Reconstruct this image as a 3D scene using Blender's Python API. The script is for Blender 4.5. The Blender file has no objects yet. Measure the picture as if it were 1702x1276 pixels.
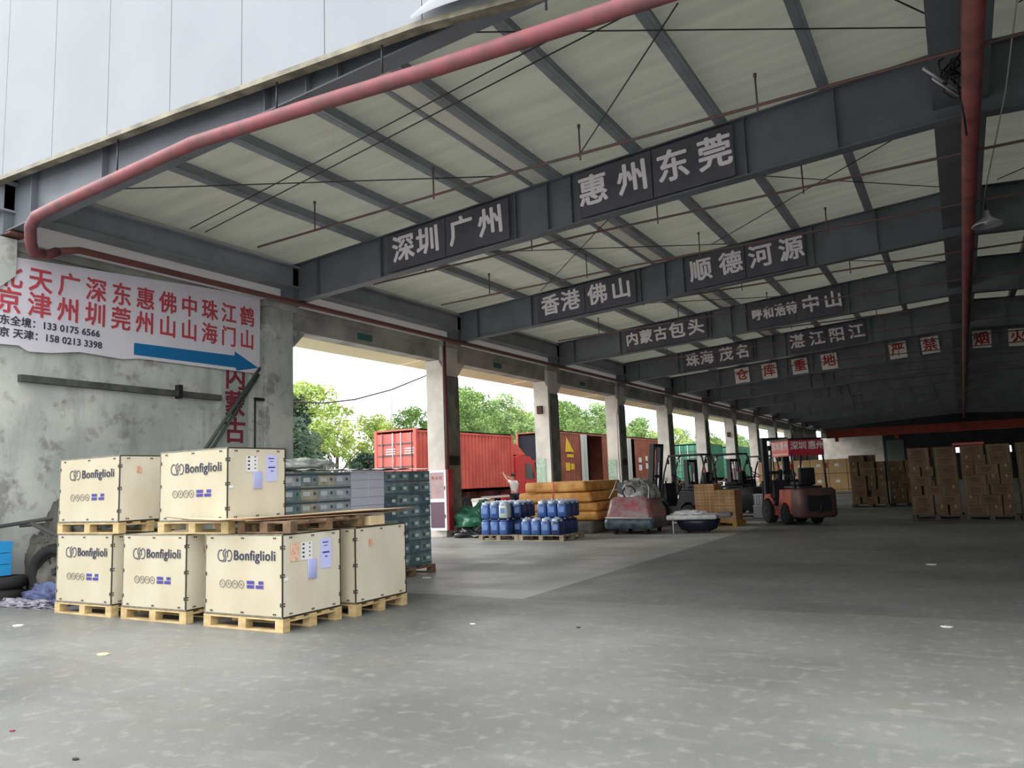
import bpy, bmesh, math, random
from mathutils import Matrix, Vector, noise
random.seed(7)
S = bpy.context.scene
COL = S.collection
# ------------------------------------------------------------------ camera
cd = bpy.data.cameras.new('camera'); cam = bpy.data.objects.new('camera', cd); COL.objects.link(cam)
F = 1278.0; CXP, CYP = 851.0, 638.0; CAMH = 1.5; HS = .038
vy = Vector((1600-CXP, 772-CYP, F)).normalized()
dn = Vector((HS, 1.0, -(HS*(1600-CXP)+(772-CYP))/F)).normalized()
vx = vy.cross(-dn)
Rm = Matrix((vx, vy, -dn))            # camera-space (right, down, forward) -> world
r_, d_, f_ = Rm @ Vector((1,0,0)), Rm @ Vector((0,1,0)), Rm @ Vector((0,0,1))
cam.matrix_world = Matrix(((r_.x, -d_.x, -f_.x, 0), (r_.y, -d_.y, -f_.y, 0), (r_.z, -d_.z, -f_.z, CAMH), (0,0,0,1)))
cd.sensor_width = 36.0; cd.lens = 36.0*F/1702.0; cd.clip_end = 600
S.camera = cam
# ------------------------------------------------------------------ world, exposure
W = bpy.data.worlds.new('world'); S.world = W; W.use_nodes = True
nt = W.node_tree; nt.nodes.clear()
wo = nt.nodes.new('ShaderNodeOutputWorld'); bg = nt.nodes.new('ShaderNodeBackground')
tc = nt.nodes.new('ShaderNodeTexCoord'); wn = nt.nodes.new('ShaderNodeTexNoise'); wr = nt.nodes.new('ShaderNodeValToRGB')
wn.inputs['Scale'].default_value = 2.2; wn.inputs['Detail'].default_value = 3
wr.color_ramp.elements[0].position = .35; wr.color_ramp.elements[0].color = (.80,.86,.87,1)
wr.color_ramp.elements[1].position = .62; wr.color_ramp.elements[1].color = (1,1,.98,1)
nt.links.new(tc.outputs['Generated'], wn.inputs['Vector']); nt.links.new(wn.outputs['Fac'], wr.inputs['Fac'])
nt.links.new(wr.outputs['Color'], bg.inputs['Color']); nt.links.new(bg.outputs['Background'], wo.inputs['Surface'])
bg.inputs['Strength'].default_value = 2.3
sd = bpy.data.lights.new('sun', 'SUN'); sd.energy = 2.6; sd.angle = math.radians(30); sd.color = (1,.97,.92)
so = bpy.data.objects.new('sun', sd); COL.objects.link(so); so.rotation_euler = Vector((-.85,-.20,.49)).to_track_quat('Z','Y').to_euler()
S.view_settings.view_transform = 'Standard'; S.view_settings.look = 'None'
S.view_settings.exposure = 0.42; S.view_settings.gamma = 1.0; S.view_settings.use_curve_mapping = False
S.cycles.max_bounces = 10; S.cycles.diffuse_bounces = 6; S.cycles.use_denoising = True
# ------------------------------------------------------------------ materials
def lin(c):
    return tuple(((v/255.0)/12.92 if v <= 10 else (((v/255.0)+.055)/1.055)**2.4) for v in c) + (1,)
MC = {}
def mat(name, c, rough=.7, metal=0, var=0, vs=3.0, c2=None, bump=0, bs=30, detail=5, stretch=None, rnd=0, lo=.35, hi=.65, alpha=None, spec=None, emit=None):
    """principled material; var mixes noise brightness, c2 is a second colour mixed by noise in world space"""
    if name in MC: return MC[name]
    m = bpy.data.materials.new(name); MC[name] = m; m.use_nodes = True
    t = m.node_tree; p = t.nodes['Principled BSDF']; N = t.nodes.new; L = t.links.new
    p.inputs['Base Color'].default_value = lin(c); p.inputs['Roughness'].default_value = rough; p.inputs['Metallic'].default_value = metal
    if spec is not None: p.inputs['Specular IOR Level'].default_value = spec
    if alpha is not None: p.inputs['Alpha'].default_value = alpha
    if emit: p.inputs['Emission Color'].default_value = lin(c); p.inputs['Emission Strength'].default_value = emit
    m.diffuse_color = lin(c)
    if var or c2 or bump or rnd:
        g = N('ShaderNodeNewGeometry'); v = g.outputs['Position']
        if stretch:
            mp = N('ShaderNodeMapping'); mp.inputs['Scale'].default_value = stretch; L(v, mp.inputs['Vector']); v = mp.outputs['Vector']
        n1 = N('ShaderNodeTexNoise'); n1.inputs['Scale'].default_value = vs; n1.inputs['Detail'].default_value = detail; L(v, n1.inputs['Vector'])
        rp = N('ShaderNodeMapRange'); rp.inputs['From Min'].default_value = lo; rp.inputs['From Max'].default_value = hi; L(n1.outputs['Fac'], rp.inputs['Value'])
        mx = N('ShaderNodeMix'); mx.data_type = 'RGBA'
        b = c2 if c2 else tuple(max(0, x*(1-var)) for x in c)
        mx.inputs[6].default_value = lin(b); mx.inputs[7].default_value = lin(c); L(rp.outputs['Result'], mx.inputs[0])
        out = mx.outputs[2]
        if rnd:
            oi = N('ShaderNodeObjectInfo'); r2 = N('ShaderNodeMapRange'); r2.inputs['To Min'].default_value = 1-rnd; r2.inputs['To Max'].default_value = 1+rnd*.5
            L(oi.outputs['Random'], r2.inputs['Value'])
            hv = N('ShaderNodeHueSaturation'); L(out, hv.inputs['Color']); L(r2.outputs['Result'], hv.inputs['Value']); out = hv.outputs['Color']
        L(out, p.inputs['Base Color'])
        if bump:
            n2 = N('ShaderNodeTexNoise'); n2.inputs['Scale'].default_value = bs; n2.inputs['Detail'].default_value = 4; L(v, n2.inputs['Vector'])
            bp = N('ShaderNodeBump'); bp.inputs['Strength'].default_value = bump; bp.inputs['Distance'].default_value = .02
            L(n2.outputs['Fac'], bp.inputs['Height']); L(bp.outputs['Normal'], p.inputs['Normal'])
    return m
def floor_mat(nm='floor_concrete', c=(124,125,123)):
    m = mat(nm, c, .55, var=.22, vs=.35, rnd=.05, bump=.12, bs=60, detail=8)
    t = m.node_tree; N = t.nodes.new; L = t.links.new; p = t.nodes['Principled BSDF']
    src = p.inputs['Base Color'].links[0].from_socket
    g = N('ShaderNodeNewGeometry')
    def layer(src, scale, rot, lo, hi, amt, col, det=6):
        mp = N('ShaderNodeMapping'); mp.inputs['Scale'].default_value = scale; mp.inputs['Rotation'].default_value = (0,0,rot); L(g.outputs['Position'], mp.inputs['Vector'])
        n = N('ShaderNodeTexNoise'); n.inputs['Scale'].default_value = 1; n.inputs['Detail'].default_value = det; L(mp.outputs['Vector'], n.inputs['Vector'])
        r = N('ShaderNodeMapRange'); r.inputs['From Min'].default_value = lo; r.inputs['From Max'].default_value = hi; r.inputs['To Max'].default_value = amt; L(n.outputs['Fac'], r.inputs['Value'])
        x = N('ShaderNodeMix'); x.data_type = 'RGBA'; x.inputs[7].default_value = lin(col); L(src, x.inputs[6]); L(r.outputs['Result'], x.inputs[0]); return x.outputs[2]
    s = layer(src, (.25,3,1), .5, .52, .68, .35, (95,97,96))
    s = layer(s, (.9,4,1), -.5, .6, .74, .13, (190,188,182))
    s = layer(s, (1.2,1.2,1), 0, .55, .75, .30, (110,100,92))
    s = layer(s, (9,9,1), 0, .55, .7, .18, (185,182,176))
    L(s, p.inputs['Base Color'])
    n = N('ShaderNodeTexNoise'); n.inputs['Scale'].default_value = .8; n.inputs['Detail'].default_value = 6; L(g.outputs['Position'], n.inputs['Vector'])
    r = N('ShaderNodeMapRange'); r.inputs['From Min'].default_value = .35; r.inputs['From Max'].default_value = .65; r.inputs['To Min'].default_value = .38; r.inputs['To Max'].default_value = .62
    L(n.outputs['Fac'], r.inputs['Value']); L(r.outputs['Result'], p.inputs['Roughness'])
    return m
def wall_mat():
    m = mat('old_plaster', (206,208,202), .9, vs=.9, c2=(170,174,170), bump=.3, bs=14, detail=8)
    t = m.node_tree; N = t.nodes.new; L = t.links.new; p = t.nodes['Principled BSDF']
    src = p.inputs['Base Color'].links[0].from_socket; g = N('ShaderNodeNewGeometry')
    def layer(src, scale, lo, hi, amt, col, off=(0,0,0)):
        mp = N('ShaderNodeMapping'); mp.inputs['Scale'].default_value = scale; mp.inputs['Location'].default_value = off; L(g.outputs['Position'], mp.inputs['Vector'])
        n = N('ShaderNodeTexNoise'); n.inputs['Scale'].default_value = 1; n.inputs['Detail'].default_value = 9; n.inputs['Roughness'].default_value = .62; L(mp.outputs['Vector'], n.inputs['Vector'])
        r = N('ShaderNodeMapRange'); r.inputs['From Min'].default_value = lo; r.inputs['From Max'].default_value = hi; r.inputs['To Max'].default_value = amt; L(n.outputs['Fac'], r.inputs['Value'])
        x = N('ShaderNodeMix'); x.data_type = 'RGBA'; x.inputs[7].default_value = lin(col); L(src, x.inputs[6]); L(r.outputs['Result'], x.inputs[0]); return x.outputs[2]
    s = layer(src, (2.2,2.2,.5), .5, .66, .45, (120,122,122))
    s = layer(s, (.9,.9,.8), .57, .62, .6, (112,106,110), (3,0,1))
    s = layer(s, (1.1,1.1,1.1), .60, .62, .8, (205,204,198), (7,3,1))
    s = layer(s, (4,4,4), .56, .66, .4, (108,104,92), (1,5,2))
    L(s, p.inputs['Base Color']); return m
M_floor = floor_mat(); M_floorlit = floor_mat('floor_concrete_lit', (162,161,157)); M_floorshade = floor_mat('floor_concrete_shaded', (114,116,116)); M_wall = wall_mat()  # pale and dark slab tones paint light from the openings and the dim hall
M_ground = mat('yard_asphalt', (176,174,168), .9, var=.25, vs=.4, bump=.2)
M_col = mat('column_paint', (226,220,212), .85, vs=1.6, c2=(196,192,186), bump=.15, bs=18, detail=8)
M_colshade = mat('column_side_shade', (126,128,120), .8, vs=2.5, c2=(92,90,86))  # column tone darkened to paint shade on the hall side
M_lintel = mat('lintel_concrete', (178,175,170), .9, vs=1.2, c2=(136,134,130), bump=.2, detail=8)
M_roof = mat('roof_film', (222,220,214), .8, vs=1.4, c2=(202,200,194), stretch=(.25,3,1))
def sheer(m, amt, tint):
    t = m.node_tree; p = t.nodes['Principled BSDF']; o = [n for n in t.nodes if n.type == 'OUTPUT_MATERIAL'][0]
    tr = t.nodes.new('ShaderNodeBsdfTranslucent'); tr.inputs['Color'].default_value = lin(tint); ms = t.nodes.new('ShaderNodeMixShader'); ms.inputs[0].default_value = amt
    t.links.new(p.outputs['BSDF'], ms.inputs[1]); t.links.new(tr.outputs['BSDF'], ms.inputs[2]); t.links.new(ms.outputs['Shader'], o.inputs['Surface'])
sheer(M_roof, .20, (222,224,216))
M_strip = mat('light_strip', (206,204,202), .7); sheer(M_strip, .3, (206,204,206))
M_steel = mat('grey_painted_steel', (116,121,130), .55, var=.12, vs=1.2)
M_purlin = mat('purlin_steel', (150,156,164), .5, var=.12, vs=1.5)
M_sheet = mat('white_sheet_cladding', (150,153,160), .85, vs=.7, c2=(144,148,155), spec=.2)
M_trimedge = mat('cladding_edge', (142,136,118), .7, vs=4, c2=(96,92,80))
M_redpipe = mat('red_pipe', (150,84,84), .5, vs=2.5, c2=(116,66,66))
M_pinkpipe = mat('faded_red_pipe', (134,70,76), .7, vs=4.0, c2=(104,66,72), detail=8)
M_brownpipe = mat('brown_red_pipe', (120,70,66), .6, vs=2.0, c2=(96,66,64))
M_rod = mat('thin_steel_rod', (62,62,62), .5)
M_sprink = mat('sprinkler_pipe', (122,84,84), .5, vs=3, c2=(100,92,92))
M_dark = mat('dark_steel', (38,40,44), .5, .2)
M_black = mat('black', (20,21,24), .6)
M_rubber = mat('rubber', (30,30,32), .85, var=.3, vs=6)
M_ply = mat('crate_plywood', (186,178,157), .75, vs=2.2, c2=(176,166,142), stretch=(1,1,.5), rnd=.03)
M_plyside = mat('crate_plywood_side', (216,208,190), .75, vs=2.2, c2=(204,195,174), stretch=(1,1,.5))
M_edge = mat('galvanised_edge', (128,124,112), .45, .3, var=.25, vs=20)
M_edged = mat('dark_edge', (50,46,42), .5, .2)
M_clip = mat('clip_steel', (70,68,64), .4, .5)
M_pine = mat('pine', (196,174,128), .75, vs=5, c2=(172,144,98), stretch=(1,1,3), rnd=.10)
M_oldpine = mat('old_pine', (132,104,78), .85, vs=5, c2=(92,72,56), rnd=.12)
M_ink = mat('navy_ink', (34,36,66), .7)
M_inkgrey = mat('grey_ink', (120,116,108), .8)
M_inkblue = mat('blue_ink', (60,56,140), .7)
M_paper = mat('lilac_paper', (196,200,244), .7)
M_white = mat('white_paper', (226,226,226), .7)
M_redink = mat('red_ink', (204,92,82), .7)
M_sheetply = mat('raw_plywood_sheet', (226,206,166), .7, vs=1.5, c2=(206,182,142), stretch=(1,4,1))
M_sheetedge = mat('plywood_edge', (120,84,66), .8)
M_letter = mat('sign_letter_white', (246,238,246), .6)
M_board = mat('sign_board_dark', (92,89,100), .7, vs=2, c2=(82,80,92))
M_plate = mat('sign_plate_white', (240,234,232), .6)
M_redchar = mat('sign_char_red', (176,40,48), .6)
M_banner = mat('banner_vinyl', (226,222,232), .45, vs=.8, c2=(212,208,220))
M_banred = mat('banner_red', (186,72,84), .5)
M_banink = mat('banner_dark_text', (58,60,78), .5)
M_arrow = mat('arrow_blue', (24,112,170), .45)
M_wallred = mat('wall_paint_red', (128,46,62), .8)
M_contred = mat('container_red', (222,108,98), .6, vs=1.2, c2=(204,92,84), detail=7)
M_contbrown = mat('container_brown', (168,104,84), .6, vs=1.5, c2=(146,84,68), detail=7)
M_contgreen = mat('container_green', (70,140,112), .6, vs=1.5, c2=(52,118,96))
M_contdark = mat('container_dark', (78,74,76), .6, vs=1.5, c2=(92,80,74))
M_contwhite = mat('container_white_leaf', (206,210,206), .6)
M_void = mat('container_inner_shade', (22,26,36), .9)  # near-black fill paints the shade inside open containers
M_yellow = mat('yellow_mark', (240,200,60), .6)
M_glass = mat('dark_glass', (60,72,76), .1)
M_chassis = mat('chassis_paint', (60,48,46), .7, vs=3, c2=(120,60,54))
M_truckred = mat('truck_red', (214,70,72), .35)
M_orange = mat('orange_wrap', (230,174,98), .5, vs=3.5, c2=(200,134,62), bump=.5, bs=9, detail=6)
M_greywrap = mat('grey_wrap', (120,116,112), .6, vs=3, c2=(92,90,90), bump=.5, bs=9)
M_blue = mat('jerrycan_blue', (66,104,176), .4, var=.15, vs=4, rnd=.18)
M_blued = mat('jerrycan_dark_blue', (34,58,110), .4, var=.15, vs=4, rnd=.15)
M_canw = mat('jerrycan_white', (196,206,198), .45)
M_film = mat('clear_film', (222,224,226), .25, alpha=.22)
M_filmhaze = mat('shrink_film', (176,176,172), .25, vs=7, c2=(96,98,98), bump=.9, bs=10, detail=7)
M_tarp = mat('green_tarp', (52,122,92), .5, vs=3, c2=(30,88,68), bump=.4, bs=8)
M_grtarp = mat('grey_tarp', (92,90,82), .7, vs=2.2, c2=(58,56,52), bump=.6, bs=7)
M_cloth = mat('blue_cloth', (96,108,150), .8, vs=4, c2=(64,68,96), bump=.8, bs=10)
M_bluebag = mat('blue_crate', (44,150,214), .5)
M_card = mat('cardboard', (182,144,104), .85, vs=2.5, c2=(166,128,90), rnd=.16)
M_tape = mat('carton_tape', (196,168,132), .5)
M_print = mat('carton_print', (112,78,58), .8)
M_tile1 = mat('teal_carton', (126,144,148), .7, vs=10, c2=(92,114,120), rnd=.15)
M_tile2 = mat('blue_grey_carton', (172,178,184), .7, vs=8, c2=(142,150,156), rnd=.15)
M_tile3 = mat('lilac_carton', (196,198,210), .6, rnd=.06)
M_tile4 = mat('tan_carton', (178,172,150), .7, vs=8, c2=(150,144,124), rnd=.12)
M_tband = mat('carton_band', (76,88,96), .7)
M_tlab = mat('carton_label', (196,202,204), .6)
M_fork = mat('forklift_orange', (178,84,60), .5, vs=3, c2=(122,66,56))
M_forkred = mat('forklift_red', (150,34,50), .4, vs=3, c2=(110,30,44))
M_forkblack = mat('forklift_black', (34,38,44), .45)
M_frame = mat('white_frame', (226,226,230), .4)
M_firered = mat('fire_red', (168,40,52), .4)
M_winpink = mat('cabinet_glass_pink', (186,150,154), .2, vs=3, c2=(160,140,140))
M_windark = mat('cabinet_glass_dark', (96,72,88), .2)
M_skin = mat('skin', (196,146,120), .6)
M_hair = mat('hair', (26,22,22), .7)
M_shirt = mat('white_shirt', (224,222,218), .8)
M_trous = mat('dark_trousers', (34,38,56), .8)
M_trunk = mat('bark', (92,78,62), .9, vs=4, c2=(64,54,44))
M_leaf = mat('leaf_green', (150,176,104), .7, vs=.9, c2=(104,138,82), rnd=.15)
M_leafy = mat('leaf_yellow_green', (186,200,108), .7, vs=.9, c2=(146,172,90), rnd=.12)
M_leafd = mat('leaf_dark', (70,96,72), .75, vs=.9, c2=(44,70,54), rnd=.1)
M_lamp = mat('lamp_aluminium', (196,192,200), .35, .4)
M_cable = mat('white_cable', (206,206,200), .6)
M_greenp = mat('green_plate', (58,108,104), .6)
M_enddim = mat('end_wall_dim', (52,55,58), .8, vs=1, c2=(42,44,46))
M_endwhite = mat('end_wall_white', (206,196,190), .85, vs=1.2, c2=(176,168,164), detail=7)
M_crane = mat('crane_red', (186,66,52), .5, vs=1.5, c2=(150,60,48))
M_grnpaint = mat('flaked_green_paint', (142,184,160), .85, vs=7, c2=(196,204,192), detail=7)
# ------------------------------------------------------------------ mesh helpers
class B:
    def __init__(s): s.v = []; s.f = []; s.m = []; s.sm = []
    def add(s, vs, fs, mi=0, sm=False):
        o = len(s.v); s.v += [tuple(v) for v in vs]
        for f in fs: s.f.append(tuple(i+o for i in f)); s.m.append(mi); s.sm.append(sm)
        return s
    def box(s, x0, x1, y0, y1, z0, z1, mi=0):
        return s.add([(x0,y0,z0),(x1,y0,z0),(x1,y1,z0),(x0,y1,z0),(x0,y0,z1),(x1,y0,z1),(x1,y1,z1),(x0,y1,z1)],
                     [(0,3,2,1),(4,5,6,7),(0,1,5,4),(1,2,6,5),(2,3,7,6),(3,0,4,7)], mi)
    def cb(s, c, d, mi=0, rz=0, M=None):
        """centred box, rotated"""
        x, y, z = d[0]/2, d[1]/2, d[2]/2
        R = M if M is not None else Matrix.Rotation(rz, 3, 'Z'); C = Vector(c)
        vs = [C + R @ Vector(p) for p in ((-x,-y,-z),(x,-y,-z),(x,y,-z),(-x,y,-z),(-x,-y,z),(x,-y,z),(x,y,z),(-x,y,z))]
        return s.add(vs, [(0,3,2,1),(4,5,6,7),(0,1,5,4),(1,2,6,5),(2,3,7,6),(3,0,4,7)], mi)
    def rbox(s, x0, x1, y0, y1, z0, z1, r, mi=0, n=3, sm=True):
        """box with rounded vertical edges and softened top/bottom"""
        pts = []
        for cx, cy, a0 in ((x1-r,y1-r,0),(x0+r,y1-r,90),(x0+r,y0+r,180),(x1-r,y0+r,270)):
            for k in range(n+1):
                a = math.radians(a0+90*k/n); pts.append((cx, cy, math.cos(a), math.sin(a)))
        N = len(pts); vs = []; rr = min(r, (z1-z0)/2.01)
        rings = [(z0, 1-1), (z0, None)]
        prof = [(z0, r*.45), (z0+rr*.45, 0), (z1-rr*.45, 0), (z1, r*.45)]
        for z, ins in prof:
            for cx, cy, ca, sa in pts: vs.append((cx+(r-ins)*ca, cy+(r-ins)*sa, z))
        fs = []
        for k in range(3):
            for i in range(N): fs.append((k*N+i, k*N+(i+1)%N, (k+1)*N+(i+1)%N, (k+1)*N+i))
        s.add(vs, fs, mi, sm)
        o = len(s.v)-4*N
        s.f.append(tuple(o+i for i in range(N))[::-1]); s.m.append(mi); s.sm.append(False)
        s.f.append(tuple(o+3*N+i for i in range(N))); s.m.append(mi); s.sm.append(False)
        return s
    def cyl(s, p0, p1, r, n=10, mi=0, r1=None, caps=True, sm=True):
        p0, p1 = Vector(p0), Vector(p1); d = (p1-p0).normalized()
        u = d.orthogonal().normalized(); w = d.cross(u); r1 = r if r1 is None else r1
        vs = [p0+(u*math.cos(2*math.pi*i/n)+w*math.sin(2*math.pi*i/n))*r for i in range(n)]
        vs += [p1+(u*math.cos(2*math.pi*i/n)+w*math.sin(2*math.pi*i/n))*r1 for i in range(n)]
        s.add(vs, [(i,(i+1)%n,n+(i+1)%n,n+i) for i in range(n)], mi, sm)
        if caps:
            o = len(s.v)-2*n
            s.f += [tuple(o+i for i in range(n))[::-1], tuple(o+n+i for i in range(n))]; s.m += [mi,mi]; s.sm += [False,False]
        return s
    def tube(s, pts, r, n=8, mi=0):
        pts = [Vector(p) for p in pts]; N = len(pts); vs = []; u = None
        for k, p in enumerate(pts):
            d = (pts[min(k+1,N-1)]-pts[max(k-1,0)]).normalized()
            u = d.orthogonal().normalized() if u is None else (u-d*u.dot(d)).normalized()
            w = d.cross(u); rr = r[k] if isinstance(r,(list,tuple)) else r
            vs += [p+(u*math.cos(2*math.pi*i/n)+w*math.sin(2*math.pi*i/n))*rr for i in range(n)]
        fs = [(k*n+i, k*n+(i+1)%n, (k+1)*n+(i+1)%n, (k+1)*n+i) for k in range(N-1) for i in range(n)]
        fs += [tuple(range(n))[::-1], tuple((N-1)*n+i for i in range(n))]
        return s.add(vs, fs, mi, True)
    def prism(s, pts, a0, a1, axis='y', mi=0):
        """2-d outline extruded along an axis"""
        n = len(pts)
        def P(p, a): return {'y': (p[0], a, p[1]), 'x': (a, p[0], p[1]), 'z': (p[0], p[1], a)}[axis]
        vs = [P(p,a0) for p in pts]+[P(p,a1) for p in pts]
        return s.add(vs, [tuple(range(n))[::-1], tuple(range(n,2*n))]+[(i,(i+1)%n,n+(i+1)%n,n+i) for i in range(n)], mi)
    def torus(s, c, R, r, axis='y', n=20, k=8, mi=0, a0=0, a1=360):
        vs = []; c = Vector(c); full = abs(a1-a0) >= 360
        nn = n if full else n+1
        for i in range(nn):
            a = math.radians(a0+(a1-a0)*i/n)
            for j in range(k):
                b = 2*math.pi*j/k; q = R+r*math.cos(b); h = r*math.sin(b)
                p = {'y': (q*math.cos(a), h, q*math.sin(a)), 'x': (h, q*math.cos(a), q*math.sin(a)), 'z': (q*math.cos(a), q*math.sin(a), h)}[axis]
                vs.append(c+Vector(p))
        fs = [(i*k+j, i*k+(j+1)%k, ((i+1)%nn)*k+(j+1)%k, ((i+1)%nn)*k+j) for i in range(n if full else n) for j in range(k)]
        return s.add(vs, fs, mi, True)
    def blob(s, c, rad, seed=0, amp=.25, fr=1.6, n=20, m=10, mi=0, flat=0):
        """lumpy draped heap: half dome over the floor"""
        if n > 16: n, m = n*3, m*3
        vs = []; fs = []
        for j in range(m+1):
            ph = (math.pi/2)*j/m
            for i in range(n):
                th = 2*math.pi*i/n
                d = Vector((math.cos(th)*math.cos(ph), math.sin(th)*math.cos(ph), math.sin(ph)))
                q = noise.noise(d*fr*2.3+Vector((seed,5,seed)))
                k = 1+amp*noise.noise(d*fr+Vector((seed*7.3,seed,0)))*1.2+amp*.55*(1-2.4*abs(noise.noise(d*fr*2.6+Vector((seed,3,1))+Vector((q,q,0)))))*.6+amp*.22*noise.noise(d*fr*7+Vector((2,seed,1)))
                z = max(0, rad[2]*d.z*k)
                vs.append((c[0]+rad[0]*d.x*k, c[1]+rad[1]*d.y*k, c[2]+z))
        for j in range(m):
            for i in range(n): fs.append((j*n+i, j*n+(i+1)%n, (j+1)*n+(i+1)%n, (j+1)*n+i))
        fs.append(tuple(range(n))[::-1])
        return s.add(vs, fs, mi, True)
    def mesh(s, name, mats):
        me = bpy.data.meshes.new(name); me.from_pydata(s.v, [], s.f)
        for m in (mats if isinstance(mats,(list,tuple)) else [mats]): me.materials.append(m)
        me.polygons.foreach_set('material_index', s.m); me.polygons.foreach_set('use_smooth', s.sm)
        bm = bmesh.new(); bm.from_mesh(me); bmesh.ops.recalc_face_normals(bm, faces=bm.faces); bm.to_mesh(me); bm.free()
        me.update(); return me
def tag(o, label=None, cat=None, group=None, kind=None):
    if label: o['label'] = label
    if cat: o['category'] = cat
    if group: o['group'] = group
    if kind: o['kind'] = kind
    return o
def put(name, me, parent=None, loc=(0,0,0), rot=(0,0,0)):
    o = bpy.data.objects.new(name, me); COL.objects.link(o); o.location = loc; o.rotation_euler = rot
    if parent: o.parent = parent
    return o
def ob(name, b, mats, parent=None, loc=(0,0,0), rot=(0,0,0)): return put(name, b.mesh(name, mats), parent, loc, rot)
def thing(name, label, cat, loc=(0,0,0), rz=0, group=None): return tag(put(name, None, None, loc, (0,0,rz)), label, cat, group)
def struct(name, b, m, parent=None, loc=(0,0,0)):
    o = ob(name, b, m, parent, loc)
    if not parent: o['kind'] = 'structure'
    return o
def dup(root, loc, rz=None, label=None, group=None, parent=None):
    r = root.copy(); COL.objects.link(r); r.location = loc
    if rz is not None: r.rotation_euler = (0,0,rz)
    if label: r['label'] = label
    if group: r['group'] = group
    if parent: r.parent = parent
    for ch in list(root.children):
        c = ch.copy(); COL.objects.link(c); c.parent = r
        for g in list(ch.children):
            d = g.copy(); COL.objects.link(d); d.parent = c
    return r
TXC = {}
def txt(s, size, m, name, parent=None, loc=(0,0,0), rot=(math.pi/2,0,0), bold=0, depth=.004, sx=1.0, align='CENTER', res=2):
    """flat lettering turned into mesh"""
    off = bold; bold = 0
    key = (s, size, m.name, off, depth, sx, align)
    if key not in TXC:
        cu = bpy.data.curves.new(name, 'FONT'); cu.body = s; cu.size = size; cu.align_x = align; cu.align_y = 'CENTER'
        cu.offset = bold; cu.extrude = depth; cu.space_character = 1.09 if s[0] == 'B' else 1.0; cu.resolution_u = res
        t = bpy.data.objects.new(name, cu); COL.objects.link(t); bpy.context.view_layer.update()
        dg = bpy.context.evaluated_depsgraph_get(); me = bpy.data.meshes.new_from_object(t.evaluated_get(dg))
        bpy.data.objects.remove(t); bpy.data.curves.remove(cu)
        for v in me.vertices: v.co.x *= sx
        if off > .001:
            vs = []; fs = []
            for k in range(6):
                n0 = len(vs); vs += [(v.co.x+off*math.cos(k*math.pi/3), v.co.y+off*math.sin(k*math.pi/3), v.co.z+k*.0005) for v in me.vertices]
                fs += [tuple(i+n0 for i in p_.vertices) for p_ in me.polygons]
            me = bpy.data.meshes.new(name); me.from_pydata(vs, [], fs); me.update()
        me.materials.clear(); me.materials.append(m); TXC[key] = me
    return put(name, TXC[key], parent, loc, rot)
# ================================================================== SETTING
XW = -13.0; YB = 5.95; BAY = 6.7; Y1 = 12.6; XR = .4; YE = 92.0; XE = 13.8
def zt(x): return 7.55-.068*abs(x-XR)       # rafter top
def zb(x): return 6.53-.055*abs(x-XR)       # rafter bottom
# floor: base with separate concrete slabs laid on it
b = B(); b.box(XW-.6, XE+.3, -14, YE+.4, -.30, -.06); fl = struct('floor', b, mat('joint_fill',(70,70,68),.9))
xs = [XW-.6, -5.05, 4.0, XE+.3]; yl = [-14, 8.85]+[8.85+BAY*k for k in range(1,13)]+[YE+.4]
for i in range(len(xs)-1):
    for j in range(len(yl)-1):
        if j == 0 and i: continue
        b = B(); b.box(xs[i]+.003, (xs[i+1] if j else xs[-1])-.003, yl[j]+.003, yl[j+1]-.003, -.06, 0); ob('concrete_slab', b, M_floorlit if (i == 0 and 1 <= j <= 3) else (M_floorshade if j else M_floor), fl)
b = B(); b.box(-140, XW-.62, -40, 220, -.3, -.01); b.box(XE+.32, 60, -40, 220, -.3, -.01); b.box(XW-.62, XE+.32, -60, -14.02, -.3, -.01)
struct('ground', b, M_ground)
# columns along the left side
cols = [5.3]+[5.05+BAY*k for k in range(1,13)]
for k, y in enumerate(cols):
    b = B(); b.box(XW-.6, XW, y, y+.8, 0, 5.72)
    o = struct('column', b, M_wall if k < 2 else M_col)
    b = B(); b.prism([(y+.8,4.72),(y+1.18,5.1),(y+1.18,5.16 if k else 5.7),(y+.8,5.16 if k else 5.7)], XW-.55, XW-.02 if k else XW+.09, 'x'); ob('haunch', b, M_wall if k < 2 else M_col, o)
    b = B(); b.prism([(y,4.95),(y-.16,5.1),(y-.16,5.14),(y,5.14)], XW-.55, XW-.02, 'x'); ob('haunch', b, M_wall if k < 2 else M_col, o)
    if k >= 2:
        b = B(); b.box(XW+.002, XW+.025, y+.12, y+.79, .35, 4.7); ob('shade_panel', b, M_colshade, o)  # dark panel stands in for shade on the column's inner face
        b = B(); b.box(XW-.6, XW-.2, y-.012, y-.002, 1.1 if k==3 else .2, 2.3 if k in (3,4) else .9)
        if k in (3,4,8): ob('flaked_paint', b, M_grnpaint, o)
    if k in (3,7):
        b = B(); b.box(XW-.45, XW-.24, y-.09, y-.005, 3.95, 4.25); ob('junction_box', b, mat('rusty_box',(70,52,40),.8), o)
    b = B(); b.box(XW-.62, XW+.06, y-.06, y+.86, 5.56, 5.72); ob('cap', b, M_lintel, o)
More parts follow.
